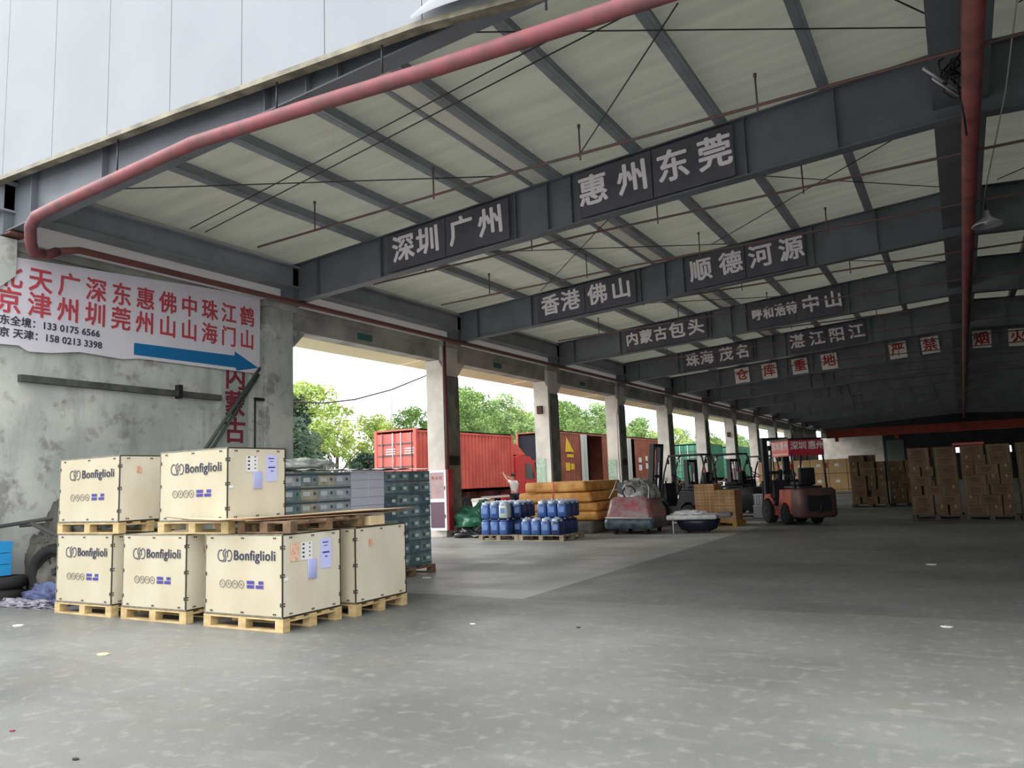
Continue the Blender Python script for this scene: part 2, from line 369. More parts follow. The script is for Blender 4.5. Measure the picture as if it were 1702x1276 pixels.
# lintels, the solid first bay, the closed far bays
for k, y in enumerate(cols[:-1]):
    ye = cols[k+1]
    b = B(); b.box(XW-.52, XW-.1, y+.8, ye, 5.16, 5.56); b.box(XW-.5, XW-.06, y+.8, ye, 5.56, 5.72); struct('trim_%d' % (k+1), b, M_lintel)
    if k in (0,): 
        b = B(); b.box(XW-.4, XW-.03, y+.8, ye, 0, 5.16); struct('wall_left', b, M_wall)
    if k >= 10:
        b = B(); b.box(XW-.4, XW-.1, y+.8, y+BAY, 0, 5.16); struct('wall_left_far_%d' % (k-9), b, M_endwhite)
# small green plates on the lintels
for y, w in ((14.85,.56),(21.5,.5),(28.2,.45)):
    t = tag(ob('number_plate', B().box(XW-.09, XW-.075, y, y+w, 5.28, 5.44), M_greenp), 'small dark green plate on the concrete lintel, ' + {14.85:'nearest bay',21.5:'second open bay',28.2:'third open bay'}[y], 'plate')
# eave strip, eave beam, outside canopy
b = B(); b.box(XW-.32, XW-.28, 5.9, YE, 5.722, 6.9); struct('eave_light_strip', b, M_strip)
b = B(); b.box(XW-.16, XW+.12, 6.0, YE-.2, 6.12, 6.62); b.box(XW-.2, XW+.22, 6.0, YE-.2, 6.56, 6.6); b.box(XW-.18, XW+.2, 6.0, YE-.2, 6.10, 6.13); struct('eave_beam', b, M_purlin)
for k in range(1,11):
    y = cols[k]
    b = B(); b.prism([(XW-.62,5.34),(XW-1.9,5.24),(XW-1.9,5.28),(XW-.62,5.40)], y+.4, y+BAY-.05+.4, 'y'); struct('canopy', b, mat('canopy_sheet',(226,214,176),.7))
# roof sheets and ridge girder
b = B(); t0 = .23
b.prism([(XW-1.0, zt(XW-1.0)+t0), (XR, zt(XR)+t0), (XE+.6, zt(XE+.6)+t0), (XE+.6, zt(XE+.6)+t0+.05), (XR, zt(XR)+t0+.05), (XW-1.0, zt(XW-1.0)+t0+.05)], 6.2, YE+.3, 'y')
struct('ceiling', b, M_roof)
b = B(); b.box(.2,.24,6.5,YE,6.75,7.52); b.box(.70,.74,6.5,YE,6.75,7.52); b.box(.12,.82,6.5,YE,6.72,6.76); struct('ridge_girder', b, M_steel)
rafy = [6.4]+[Y1+BAY*k for k in range(12)]
for k, y in enumerate(rafy):
    b = B()
    for xa, xb in ((XW+.13, XR), (XR, XE-.05)):
        b.prism([(xa,zb(xa)),(xb,zb(xb)),(xb,zt(xb)),(xa,zt(xa))], y-.008, y+.008, 'y')
        for q in (0, 1):
            z = zb if q == 0 else zt
            za, zc = z(xa), z(xb); h = .02 if q else -.02
            b.prism([(xa,za),(xb,zc),(xb,zc+h),(xa,za+h)], y-.12, y+.12, 'y')
    raf = struct('roof_beam', b, M_steel)
    for x in (-12.2,-10.35,-7.0,-6.3,-5.8,-2.6,-1.2,1.9,5.2,8.5,11.5):
        b = B(); b.box(x-.006, x+.006, y-.11, y-.009, zb(x)+.001, zt(x)-.001); ob('stiffener_plate', b, M_steel, raf)
    b = B(); b.box(XW-.35, XW+.12, y-.16, y+.16, 5.73, zt(XW)+.02); ob('haunch_plate', b, M_steel, raf)
    b = B(); b.box(XW-.5, XW+.3, y-.14, y+.14, 5.725, 5.76); ob('bearing_plate', b, M_brownpipe, raf)
pxs = [-10.8,-9.3,-7.75,-6.62,-6.18,-4.55,-3.0,-1.35,2.1,3.7,5.3,6.9,8.5,10.1,11.7]
for x in pxs:
    w = .06 if x == -6.62 else .12
    b = B(); z = zt(x)+.022; b.box(x-w*.5, x+w*.5, 6.25, YE, z, z+.2); b.box(x+w*.5+.001, x+w*1.0, 6.25, YE, z+.003, z+.012)
    struct('purlin', b, M_purlin)
# bright slot between the doubled purlins
b = B(); b.box(-6.575,-6.25,6.3,YE,zt(-6.4)+.03,zt(-6.4)+.04); struct('roof_light_strip', b, mat('roof_strip_pale',(232,228,220),.6))
# right wall and end wall; lit white part and dim rest put into the colour
b = B(); b.box(XE, XE+.25, 4.8, YE, 0, 6.9); struct('wall_right', b, M_enddim)
b = B(); b.box(XW-.4, -7.2, YE, YE+.25, 0, 5.0); struct('wall_back', b, M_endwhite)
for i, (x0, x1, z0, z1) in enumerate(((-7.2,-.75,0,8),(-.75,.5,0,2.75),(-.75,.5,3.3,8),(.5,3.0,0,8),(3.0,4.4,0,2.6),(3.0,4.4,3.25,8),(4.4,XE+.2,0,8),(XW-.4,-7.2,5.0,8))):
    b = B(); b.box(x0, x1, YE, YE+.25, z0, z1); struct('wall_back_%d' % (i+2), b, M_enddim)
b = B(); b.box(-6.9,-5.2,YE-.08,YE-.01,0,4.4); struct('door_1', b, mat('grey_green_door',(92,104,100),.7))
b = B(); b.box(-.75,.5,YE+.12,YE+.13,2.75,3.3); struct('window_1', b, M_film)
b = B(); b.box(3.0,4.4,YE+.12,YE+.13,2.6,3.25); struct('window_2', b, M_film)
# white cladding above the opening: panels with real seams
edge = [(-14.6,6.62),(-12.75,6.55),(-8.33,6.43),(-4.45,6.27),(-3.2,6.12),(0,6.02),(14.4,5.95)]
def ez(x):
    for (a, za), (c, zc) in zip(edge, edge[1:]):
        if x <= c: return za+(zc-za)*(x-a)/(c-a)
    return edge[-1][1]
b = B(); b.box(-14.6,14.4,6.14,6.18,6.66,9.8); wf = struct('wall_front', b, M_steel)
sx = [-14.6]+[-12.6+1.365*k for k in range(20)]
for i in range(len(sx)-1):
    a, c = sx[i]+.006, sx[i+1]-.006
    pts = [(a,ez(a))]+[(p[0],p[1]) for p in edge if a < p[0] < c]+[(c,ez(c)),(c,9.8),(a,9.8)]
    b = B(); b.prism(pts, 6.06, 6.135, 'y'); ob('cladding_panel', b, M_sheet, wf)
b = B()
for (a, za), (c, zc) in zip(edge, edge[1:]): b.prism([(a,za-.05),(c,zc-.05),(c,zc+.012),(a,za+.012)], 6.03, 6.16, 'y')
ob('edge_flashing', b, M_trimedge, wf)
b = B(); pts = []
for i in range(9):
    for j in range(4): pts.append((-4.5+1.35*i/8, 5.98-.10*math.sin(math.pi*i/8)*math.sin(1+j), ez(-4.5+1.35*i/8)+.02+.11*j*math.sin(math.pi*(i+.3)/8.6)))
b.add(pts, [(i*4+j,(i+1)*4+j,(i+1)*4+j+1,i*4+j+1) for i in range(8) for j in range(3)], 0, True); ob('loose_flap', b, M_sheet, wf)
b = B(); b.box(1.3, XE+.25, 6.2, 6.45, 0, 6.6); struct('wall_front_light_block', b, M_wall)  # unseen wall added to keep front light off the right side
# ================================================================== PIPES, RODS, CABLES
tag(ob('main_pipe', B().tube([(.56,6.35,6.28),(.56,30,6.26),(.56,60,6.25),(.56,YE-1,6.25)], .115, 14), M_redpipe), 'thick red main pipe running under the ridge into the hall', 'pipe')
p = thing('front_pipe', 'long faded red pipe hanging across the front opening just under the first roof beam', 'pipe')
ob('pipe_run', B().tube([(-12.62,6.72,5.47),(-12.45,6.5,5.40),(-12.2,6.32,5.48),(-12.0,6.2,5.66),(-11.75,6.15,5.76),(-11,6.14,5.81),(-8.1,6.12,5.95),(-6.2,6.12,5.86),(-4.4,6.12,5.76),(-1.75,6.12,5.66),(4,6.12,5.5),(13,6.12,5.4)], .085, 12), M_pinkpipe, p)
for x in (-9.7,-6.6,-5.0,-3.0): ob('hanger_rod', B().cyl((x,6.12,5.93),(x,6.12,6.42),.012,6), M_dark, p)
p = thing('gutter_pipe', 'long brown red pipe running along the top of the left columns', 'pipe')
ob('pipe_run', B().tube([(-12.8,6.26,5.3),(-12.78,6.5,5.28),(-12.74,7.0,5.60),(-12.74,7.4,5.72),(-12.74,60,5.74),(-12.74,YE-1,5.74)][2:], .06, 10), M_brownpipe, p)
ob('elbow', B().tube([(-12.6,6.70,5.46),(-12.7,6.85,5.50),(-12.74,7.02,5.60)], .08, 10), M_pinkpipe, p)
sy = [10.1,13.5,16.2,19.9,23.0,26.6,29.8,33.3,36.5,40,43.2,46.7]
names = ['nearest','second','third','fourth','fifth','sixth','seventh','eighth','ninth','tenth','eleventh','twelfth']
for i, y in enumerate(sy):
    z = 6.32 if i == 0 else 6.28
    p = thing('sprinkler_pipe', 'thin reddish sprinkler branch pipe crossing under the roof, %s from the front' % names[i], 'pipe')
    ob('pipe_run', B().tube([(-11.4,y,z-.12),(-6,y,z),(.56,y,z+.03),(12.5,y,z-.1)], .022, 6), M_sprink, p)
    for x in (-9.9,-7.2,-4.5,-1.9,3.2,5.9,8.6,11.3):
        ob('sprinkler_riser', B().cyl((x,y,z-.09),(x,y,z+.42),.014,6).cyl((x,y,z+.42),(x,y,z+.47),.026,6), M_sprink, p)
rods = [((-11.9,7.4,6.62),(-6.8,11.5,7.0)),((-12.5,9.4,6.6),(-2.5,8.2,7.25)),((-5.2,7.4,7.12),(.2,11.5,7.45)),((-2.5,8.8,7.3),(-5.3,11.8,7.1)),((-.75,9.4,7.4),(.15,11.1,7.45)),((-12.3,9.6,6.55),(-2.5,8.4,7.2)),
        ((-10.5,13.5,6.7),(-4.5,18.6,7.1)),((-4.6,13.4,7.1),(-9.8,18.8,6.8)),((-4.4,13.4,7.2),(.2,18.4,7.4)),((.2,14.4,7.4),(-4.8,18.4,7.1)),((1.2,7.2,7.4),(5.6,11.6,7.1)),((5.6,7.2,7.1),(1.2,11.4,7.4)),
        ((1.2,13.4,7.4),(5.6,18.6,7.1)),((5.6,13.4,7.1),(1.2,18.6,7.4)),((-11,20.2,6.7),(-4.6,25.4,7.1)),((-4.6,20.2,7.1),(.2,25.4,7.4))]
where = ['front bay near the left eave','front bay, long one lying crosswise','front bay near the ridge','front bay short diagonal','front bay beside the ridge girder','front bay, lower twin of the crosswise rod','second bay on the left','second bay crossing leftward','second bay near the ridge','second bay leaving the ridge','front bay right of the red main pipe','front bay far right of the red main pipe','second bay right of the red main pipe','second bay far right of the red main pipe','third bay on the left','third bay near the ridge']
for (a, c), w in zip(rods, where): tag(ob('bracing_rod', B().cyl(a, c, .011, 6), M_rod), 'thin dark bracing rod, ' + w, 'rod')
tag(ob('hanging_cable', B().tube([(.93,6.6,6.5),(.98,9.5,6.42),(.95,11.5,6.3),(.9,13.5,6.36),(.84,16.0,6.45),(.82,17.2,6.4)], .009, 6), M_cable), 'thin white cable hanging beside the red main pipe', 'cable')
b = B(); pts = []
for i in range(60):
    a = i*.55; pts.append((.36+.10*math.sin(a*1.3)+.05*math.sin(a*3.1), 11.2+.25*math.cos(a*.9), 6.55+.16*math.sin(a*.7)+.06*math.cos(a*2.3)))
t = thing('cable_bundle', 'tangle of dark cables with bright lamp brackets where the ridge meets the first lettered beam', 'cables'); ob('cable_tangle', b.tube(pts, .012, 5), M_dark, t)
ob('bracket', B().cyl((.05,10.9,6.62),(.42,11.3,6.38),.022,6), M_lamp, t); ob('bracket', B().cyl((.14,11.0,6.5),(.42,11.3,6.3),.016,6), M_lamp, t); ob('cable_drop', B().tube([(.42,11.3,6.4),(.46,11.5,6.1),(.47,11.7,5.9)],.014,6), M_dark, t)
t = thing('high_bay_lamp', 'grey metal high bay lamp hanging right of the red main pipe', 'lamp', (.86,17.2,6.05))
b = B(); pr = [(.02,.34),(.05,.33),(.07,.22),(.12,.16),(.26,.06),(.27,.03),(.25,.03),(.05,.15)]; n = 18
vs = [(r*math.cos(2*math.pi*i/n), r*math.sin(2*math.pi*i/n), z) for r, z in pr for i in range(n)]
b.add(vs, [(k*n+i,k*n+(i+1)%n,(k+1)*n+(i+1)%n,(k+1)*n+i) for k in range(len(pr)-1) for i in range(n)],0,True)
ob('reflector', b, M_lamp, t); ob('stem', B().cyl((0,0,.3),(0,0,.5),.012,6), M_dark, t); ob('bulb', B().cyl((0,0,.06),(0,0,.16),.05,10), M_frame, t)
# ================================================================== LETTERED BOARDS ON THE BEAMS
C4a = [-9.69,-9.06,-8.23,-7.53]; C4b = [-5.33,-4.56,-3.82,-3.09]
boards = [(1,'深圳广州','惠州东莞'),(2,'香港佛山','顺德河源'),(3,'内蒙古包头','呼和浩特中山'),(4,'珠海茂名','湛江阳江')]
ords = {1:'first',2:'second',3:'third',4:'fourth'}
for k, s1, s2 in boards:
    y = rafy[k]-.13
    for side, s, xa, xb, cs in (('left',s1,-10.12,-7.12,C4a),('right',s2,-5.62,-2.78,C4b)):
        t = thing('sign_board', 'dark board with big white Chinese characters, %s one on the %s lettered roof beam' % (side, ords[k]), 'sign')
        for h, (u, v) in enumerate(((xa,(xa+xb)/2-.01),((xa+xb)/2+.01,xb))):
            b = B(); b.prism([(u,zb(u)+.03),(v,zb(v)+.03),(v,zt(v)-.06),(u,zt(u)-.06)], y-.012, y+.002, 'y'); ob('board', b, M_board, t)
        if len(s) == 4: cc = cs; sz = [.60]*4
        elif len(s) == 5: cc = [-9.85,-9.32,-8.78,-8.18,-7.50]; sz = [.5,.5,.5,.6,.6]
        else: cc = [-5.42,-5.05,-4.68,-4.31,-3.72,-3.05]; sz = [.42,.42,.42,.42,.58,.56]
        for ch, x, z in zip(s, cc, sz):
            txt(ch, z, M_letter, 'character', t, (x, y-.016, (zb(x)+zt(x))/2-.01), (math.pi/2, -.06, 0), bold=.016, sx=1.0 if len(s) < 6 or z > .5 else .82)
y = rafy[5]-.13
for ch, x, w in (('仓',-9.2,'nearest the left columns'),('库',-7.85,'second from the left'),('重',-6.4,'third from the left'),('地',-5.05,'fourth from the left'),('严',-2.07,'fifth from the left'),('禁',-.75,'just left of the red pipe'),('烟',1.25,'just right of the red pipe'),('火',2.6,'farthest right')):
    t = thing('sign_plate', 'white plate with red Chinese character, fifth beam, ' + w, 'sign')
    z = (zb(x)+zt(x))/2-.05
    ob('plate', B().cb((x,y,z),(.72,.012,.76),M=Matrix.Rotation(-.06 if x < XR else .06,3,'Y')), M_plate, t); txt(ch, .6, M_redchar, 'character', t, (x,y-.014,z), (math.pi/2,-.06,0), bold=.012)
# ================================================================== LEFT WALL
RW = (math.pi/2, 0, math.pi/2)
t = thing('banner', 'white wall banner with red Chinese place names, phone numbers and a blue arrow', 'banner')
X = XW+.03
b = B(); b.prism([(6.12,3.96),(6.6,3.98),(6.75,3.90),(7.1,3.92),(7.6,4.0),(8.4,3.97),(8.7,4.02),(11.55,4.02),(11.55,5.74),(6.12,5.40)], X-.004, X+.004, 'x'); ob('banner_sheet', b, M_banner, t)
for i, (a, c) in enumerate(zip('北天广深东惠佛中珠江鹤','京津州圳莞州山山海门山')):
    y = 6.42+.478*i
    txt(a, .44, M_banred, 'character', t, (X+.008, y, 5.08+.012*i), RW, bold=.008, sx=.9); txt(c, .44, M_banred, 'character', t, (X+.008, y, 4.66+.004*i), RW, bold=.008, sx=.9)
txt('广东全境：133 0175 6566', .165, M_banink, 'phone_line', t, (X+.008, 6.12, 4.36), RW, bold=.003, align='LEFT', sx=1.0)
txt('北京 天津：158 0213 3398', .165, M_banink, 'phone_line', t, (X+.008, 6.12, 4.16), RW, bold=.003, align='LEFT', sx=1.0)
b = B(); b.prism([(8.6,4.08),(10.9,4.09),(10.93,4.03),(11.5,4.15),(10.88,4.43),(10.87,4.34),(8.6,4.30)], X+.006, X+.012, 'x'); ob('arrow', b, M_arrow, t)
tag(t)
t = thing('painted_sign', 'dark red painted Chinese characters stacked vertically beside the wall corner', 'sign')
b = B(); b.prism([(10.6,2.3),(11.3,2.3),(11.3,4.01),(10.6,4.01)], XW-.026, XW-.022, 'x'); ob('pale_patch', b, mat('pale_paint',(176,186,178),.9,vs=2,c2=(156,164,160)), t)
for ch, z in (('内',3.86),('蒙',3.30),('古',2.74)): txt(ch, .56, M_wallred, 'character', t, (XW-.018, 10.95, z), RW, bold=.014)
t = thing('wall_channel', 'long dark grey channel fixed level across the left wall', 'channel')
ob('channel', B().cb((XW+.03,8.58,3.44),(.10,3.9,.11),M=Matrix.Rotation(-.008,3,'X')), mat('grey_channel',(88,90,86),.8,vs=5,c2=(60,62,60)), t); ob('bracket', B().box(XW-.03,XW+.1,9.52,9.60,3.34,3.6), M_dark, t)
tag(ob('diagonal_pipe', B().cyl((XW+.10,11.5,4.14),(XW+.10,10.0,2.2),.035,8), mat('green_grey_pipe',(70,84,80),.6)), 'dark grey pipe leaning diagonally across the red wall characters, left of its pair', 'pipe')
tag(ob('diagonal_pipe', B().cyl((XW+.07,11.5,4.0),(XW+.07,10.18,2.2),.028,8), MC['green_grey_pipe']), 'thinner dark pipe leaning just right of the other diagonal pipe on the wall', 'pipe')
t = thing('drain_pipe', 'thin black upright pipe by the first column behind the crates', 'pipe'); ob('pipe_run', B().cyl((XW+.04,11.42,2.0),(XW+.04,11.42,3.5),.02,6), M_dark, t); ob('bracket', B().box(XW,XW+.07,11.42,11.66,3.44,3.5), M_dark, t)
# ================================================================== PALLETS
def pallet_parts(root, w, d, m, h=.14, axis='x'):
    """nine-block pallet, footprint w (x) by d (y), origin at front-left bottom corner; bottom boards along x"""
    for k in range(3): ob('bottom_board', B().box(0,w,k*(d-.1)/2,k*(d-.1)/2+.1,0,.018), m, root)
    for i in range(3):
        for k in range(3): ob('block', B().box(i*(w-.12)/2,i*(w-.12)/2+.12,k*(d-.1)/2,k*(d-.1)/2+.1,.018,h-.04), m, root)
    for i in range(3): ob('stringer_board', B().box(i*(w-.12)/2,i*(w-.12)/2+.12,0,d,h-.04,h-.02), m, root)
    for k in range(5): ob('deck_board', B().box(0,w,k*(d-.1)/4,k*(d-.1)/4+.1,h-.02,h), m, root)
def pallet(label, x, y, w, d, z=0, m=M_pine, h=.14, rz=0, group=None):
    t = thing('pallet', label, 'pallet', (x,y,z), rz, group); pallet_parts(t, w, d, m, h); return t
# ================================================================== CRATES
def emblem(parent, x, z, s, y):
    b = B()
    def arc(cx, cz, rx, rz_, a0, a1, n=14):
        P = []
        for i in range(n+1):
            a = math.radians(a0+(a1-a0)*i/n); P.append((cx+rx*math.cos(a), cz+rz_*math.sin(a)))
        return P
    def stroke(P, w):
        vs = []; n = len(P)
        for i, p_ in enumerate(P):
            q = P[max(i-1,0)]; r = P[min(i+1,n-1)]; dx, dz = r[0]-q[0], r[1]-q[1]; l = math.hypot(dx,dz) or 1
            nx, nz = -dz/l*w, dx/l*w
            vs += [(x+(p_[0]+nx)*s, y, z+(p_[1]+nz)*s),(x+(p_[0]-nx)*s, y, z+(p_[1]-nz)*s)]
        b.add(vs, [(2*i,2*i+1,2*i+3,2*i+2) for i in range(n-1)])
    stroke([(-.30,.50)]+arc(-.52,0,.40,.5,75,285)+[(-.30,-.50)], .055)
    stroke([(.16,.62),(-.10,.44),(-.22,.18),(-.14,-.02),(-.02,-.18),(-.06,-.40),(-.26,-.62)], .055)
    stroke([(.30,.44),(.10,.20),(.06,.04),(.20,-.14),(.20,-.40),(.02,-.62)], .055)
    stroke([(.46,-.16),(.40,.10),(.42,.34),(.56,.50)]+arc(.66,0,.36,.5,85,-90)+[(.46,-.50)], .055)
    return ob('emblem', b, M_ink, parent)
def crate(label, x0, x1, y0, y1, z0, z1, front=True, papers=False, group=None):
    t = thing('wooden_crate', label, 'crate', ((x0+x1)/2,(y0+y1)/2,z0), 0, group)
    w, d, h = (x1-x0)/2, (y1-y0)/2, z1-z0; e = .014
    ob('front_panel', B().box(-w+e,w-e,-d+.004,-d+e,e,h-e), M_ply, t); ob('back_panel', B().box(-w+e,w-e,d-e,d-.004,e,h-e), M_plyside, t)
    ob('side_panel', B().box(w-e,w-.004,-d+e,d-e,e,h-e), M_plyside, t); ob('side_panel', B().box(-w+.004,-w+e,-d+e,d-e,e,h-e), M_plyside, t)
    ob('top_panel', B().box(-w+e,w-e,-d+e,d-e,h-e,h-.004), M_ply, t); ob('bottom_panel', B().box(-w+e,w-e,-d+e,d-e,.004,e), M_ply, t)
    s = .013
    def edges(mm, L_):
        for a in L_: ob('edge_strip', B().box(*a), mm, t)
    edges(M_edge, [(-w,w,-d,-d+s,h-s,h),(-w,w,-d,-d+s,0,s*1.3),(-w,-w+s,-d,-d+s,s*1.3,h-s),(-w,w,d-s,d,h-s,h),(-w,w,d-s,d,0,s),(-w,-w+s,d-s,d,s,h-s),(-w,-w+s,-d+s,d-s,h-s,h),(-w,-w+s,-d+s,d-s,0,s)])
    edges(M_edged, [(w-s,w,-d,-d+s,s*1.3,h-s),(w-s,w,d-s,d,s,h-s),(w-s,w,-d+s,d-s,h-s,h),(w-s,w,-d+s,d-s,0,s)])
    b = B(); c = .02
    for k in range(3):
        q = -w+.12+k*(2*w-.24)/2
        for dz in (h-.05, .03): b.box(q-c,q-.006,-d-.003,-d+.001,dz,dz+.018); b.box(q+.006,q+c,-d-.003,-d+.001,dz,dz+.018)
        q = -d+.12+k*(2*d-.24)/2
        for dz in (h-.05, .03): b.box(w-.001,w+.003,q-c,q-.006,dz,dz+.018); b.box(w-.001,w+.003,q+.006,q+c,dz,dz+.018)
        q = .14+k*(h-.28)/2
        for dy in (-d+.018, d-.036):
            b.box(w-.001,w+.003,dy,dy+.018,q-c,q-.006); b.box(w-.001,w+.003,dy,dy+.018,q+.006,q+c)
        b.box(-w+.018,-w+.034,-d-.003,-d+.001,q-c,q+c); b.box(w-.034,w-.018,-d-.003,-d+.001,q-c,q+c)
    tag(ob('edge_clips', b, M_clip, t), kind='stuff')
    if front:
        Y = -d-.0005; f = 2*w
        emblem(t, -w+f*.265, h*.735, .118, Y)
        txt('Bonfiglioli', .152, M_ink, 'lettering', t, (-w+f*.385, Y, h*.735), (math.pi/2,0,0), bold=.002, depth=.001, sx=1.0*f/1.25, align='LEFT', res=4)
        zi = h*.385
        for k in range(4):
            cx = -w+f*(.24+.082*k)
            b = B(); b.torus((cx,Y,zi),.042,.0035,'y',18,4)
            if k == 1: b.box(cx-.007,cx+.007,Y-.001,Y+.001,zi-.004,zi+.018); b.box(cx-.003,cx+.003,Y-.001,Y+.001,zi-.018,zi-.004)
            elif k == 2: b.box(cx-.015,cx+.015,Y-.001,Y+.001,zi+.004,zi+.013); b.box(cx-.002,cx+.002,Y-.001,Y+.001,zi-.016,zi+.004)
            elif k == 3: b.prism([(cx-.016,zi-.012),(cx+.016,zi-.012),(cx,zi+.017)],Y-.001,Y+.001,'y')
            else: b.box(cx-.003,cx+.003,Y-.001,Y+.001,zi-.018,zi+.016)
            ob('handling_icon', b, M_inkgrey, t)
        b = B()
        for i in range(2):
            for j in range(2):
                for q in range(3):
                    if i == 1 and j == 1 and q == 0: continue
                    cx = -w+f*(.56+.115*i)+.040*q; cz = zi-.040+.046*j; b.box(cx,cx+.034,Y-.001,Y+.001,cz,cz+.036)
        tag(ob('stacking_mark', b, M_inkblue, t), kind='stuff')
    X = w+.0015
    def sheet(name, y_0, y_1, z_0, z_1, m, th=.002, mark=None):
        return ob(name, B().box(X,X+th,y_0-d-y0*0,y_1-d,z_0,z_1), m, t)
    if papers:
        sheet('white_label', .27, .44, h*.66, h*.88, M_white)
        for q in range(4): ob('label_mark', B().box(X+.002,X+.003,.29-d,.32-d,h*.69+.045*q,h*.69+.045*q+.02).box(X+.002,X+.003,.39-d,.41-d,h*.70+.045*q,h*.70+.045*q+.014), M_ink, t)
        bl = sheet('lilac_sheet', .56, .74, h*.52, h*.90, M_paper)
        for ya, yb, za, zb_ in ((.60,.69,.84,.855),(.62,.68,.80,.81),(.60,.71,.71,.73),(.64,.68,.66,.675)): ob('print_line', B().box(X+.002,X+.003,ya-d,yb-d,h*za,h*zb_), M_inkblue, bl)
        ob('document_pouch', B().rbox(X,X+.012,.37-d,.50-d,h*.42,h*.66,.004), mat('pouch',(176,182,232),.3), t)
        if papers == 2: sheet('faint_stamp', .11, .24, h*.66, h*.88, mat('stamp_pink',(218,150,132),.8,vs=30,c2=(222,206,178)))
        sheet('small_label', .02, .08, h*.44, h*.48, M_white)
    elif papers == 0:
        sheet('red_stamp', .24, .31, h*.73, h*.83, mat('stamp_red',(206,120,104),.8,vs=30,c2=(220,190,168)))
    return t
CR = [('bottom_left', -10.65,-9.42,6.02,6.92,0,'the leftmost of the bottom row','the leftmost bottom crate'),
      ('bottom_mid', -9.20,-7.98,6.02,6.92,0,'the second from the left of the bottom row','the second bottom crate from the left'),
      ('front', -7.65,-6.40,6.02,6.92,0,'the front right one with papers on its side','the front right crate with papers')]
for n_, x0, x1, y0, y1, z0, w_, pw in CR:
    pallet('light pine pallet on the floor under %s' % pw, x0-.01, y0, x1-x0+.02, y1-y0, z0)
    crate('pale plywood crate with dark blue lettering, %s' % w_, x0, x1, y0, y1, z0+.145, z0+1.03, True, 2 if n_ == 'front' else (0 if n_ == 'bottom_mid' else False))
pallet('light pine pallet under the unlettered crate at the right end', -7.52, 7.06, 1.22, .97); crate('pale plywood crate without lettering at the right end, behind the front right one', -7.5, -6.3, 7.06, 8.02, .145, 1.03, False, 0)
pallet('light pine pallet between the two left crates of the stack', -10.66, 6.02, 1.36, .9, 1.035); crate('pale plywood crate with dark blue lettering, upper left of the stack', -10.65, -9.31, 6.02, 6.92, 1.18, 2.03, True, False)
pallet('light pine pallet under the upper right crate, bridging two lower crates', -8.52, 6.02, 1.26, .9, 1.035); crate('pale plywood crate with lettering and lilac sheet, upper right of the stack', -8.5, -7.28, 6.02, 6.90, 1.18, 2.02, True, 1)
pallet('weathered pallet on the front right crate under the plywood sheets', -7.2, 6.1, .84, 1.2, 1.035, M_oldpine, .13)
tag(ob('wooden_block', B().box(-7.1,-6.36,7.4,7.68,1.035,1.15), M_sheetply), 'pale wooden block on the right end crate under the plywood sheets', 'block')
def plysheet(label, pts, zs, th, m=M_sheetply):
    """outline in plan, height given per corner; thickness th"""
    n = len(pts); vs = [(p[0],p[1],z) for p, z in zip(pts,zs)]+[(p[0],p[1],z+th) for p, z in zip(pts,zs)]
    b = B(); b.add(vs, [(i,(i+1)%n,n+(i+1)%n,n+i) for i in range(n)], 1)
    b.add([], []); o = 0
    for i in range(1, n-1):
        pass
    L_ = n//2
    for k in range(L_-1):
        a, c, d, e = k, k+1, n-2-k, n-1-k
        b.f += [(a,c,d,e)[::-1], (n+a,n+c,n+d,n+e)]; b.m += [0,0]; b.sm += [False,False]
    return tag(ob('plywood_sheet', b, [m, M_sheetedge]), label, 'plywood')
# outlines run down one long side and back up the other
plysheet('lowest thin plywood sheet lying over the front right crate', [(-7.22,6.06),(-7.2,6.6),(-7.18,7.2),(-7.15,8.02),(-6.24,7.98),(-6.4,7.2),(-6.62,6.5),(-6.86,5.95)], [1.175]*8, .010)
plysheet('curled plywood sheet, topmost of the loose sheets on the stack', [(-8.2,5.93),(-7.7,5.95),(-7.2,6.1),(-7.16,6.7),(-7.12,8.1),(-6.18,8.05),(-6.6,6.72),(-6.82,6.1),(-7.2,5.84),(-7.7,5.85),(-8.2,5.91)][:11]+[(-8.22,5.92)], [1.235,1.215,1.20,1.19,1.20,1.215,1.205,1.20,1.19,1.205,1.235,1.24], .010)
plysheet('narrow warped plywood sheet between the two others', [(-7.95,5.96),(-7.4,5.97),(-7.24,6.2),(-7.18,7.9),(-6.5,7.9),(-6.72,6.6),(-6.95,5.92),(-7.95,5.93)], [1.205,1.188,1.187,1.187,1.187,1.187,1.187,1.205], .008)
# ================================================================== PRINTED CARTONS BEHIND THE CRATES
def tcarton(w, d, h, m, style):
    """printed carton: body, dark band and label on the face turned to +X"""
    b = B(); b.box(-w,0,0,d,0,h,0)
    if style == 1: b.box(0,.002,.0,d,h*.74,h*.92,1); b.box(0,.003,d*.12,d*.5,h*.28,h*.6,2); b.cyl((0,d*.78,h*.45),(.003,d*.78,h*.45),h*.13,10,1)
    elif style == 2: b.box(0,.002,0,d,h*.06,h*.22,1); b.box(0,.003,d*.2,d*.42,h*.4,h*.75,1); b.box(0,.003,d*.55,d*.85,h*.45,h*.7,2)
    elif style == 3: b.box(0,.002,0,d,h*.46,h*.50,1)
    return b.mesh('printed_carton', [m, M_tband if style != 3 else MC.get('seam') or mat('seam',(150,154,168),.7), M_tlab])
ORD = ['first','second','third','fourth','fifth','sixth','seventh','eighth','ninth']
def twall(y0, n, d, rows, h, mats, style, label, group, z0=.15, gap=.004, w=1.0):
    ms = [tcarton(w, d-gap, h-gap, m, style) for m in mats]
    for r in range(rows):
        for i in range(n):
            o = put('printed_carton', ms[(r*3+i+(r//2))%len(ms)], None, (-8.12-random.uniform(0,.012), y0+i*d, z0+r*h)); tag(o, '%s, %s row up, %s from left' % (label, ORD[r], ORD[i]), 'carton', group)
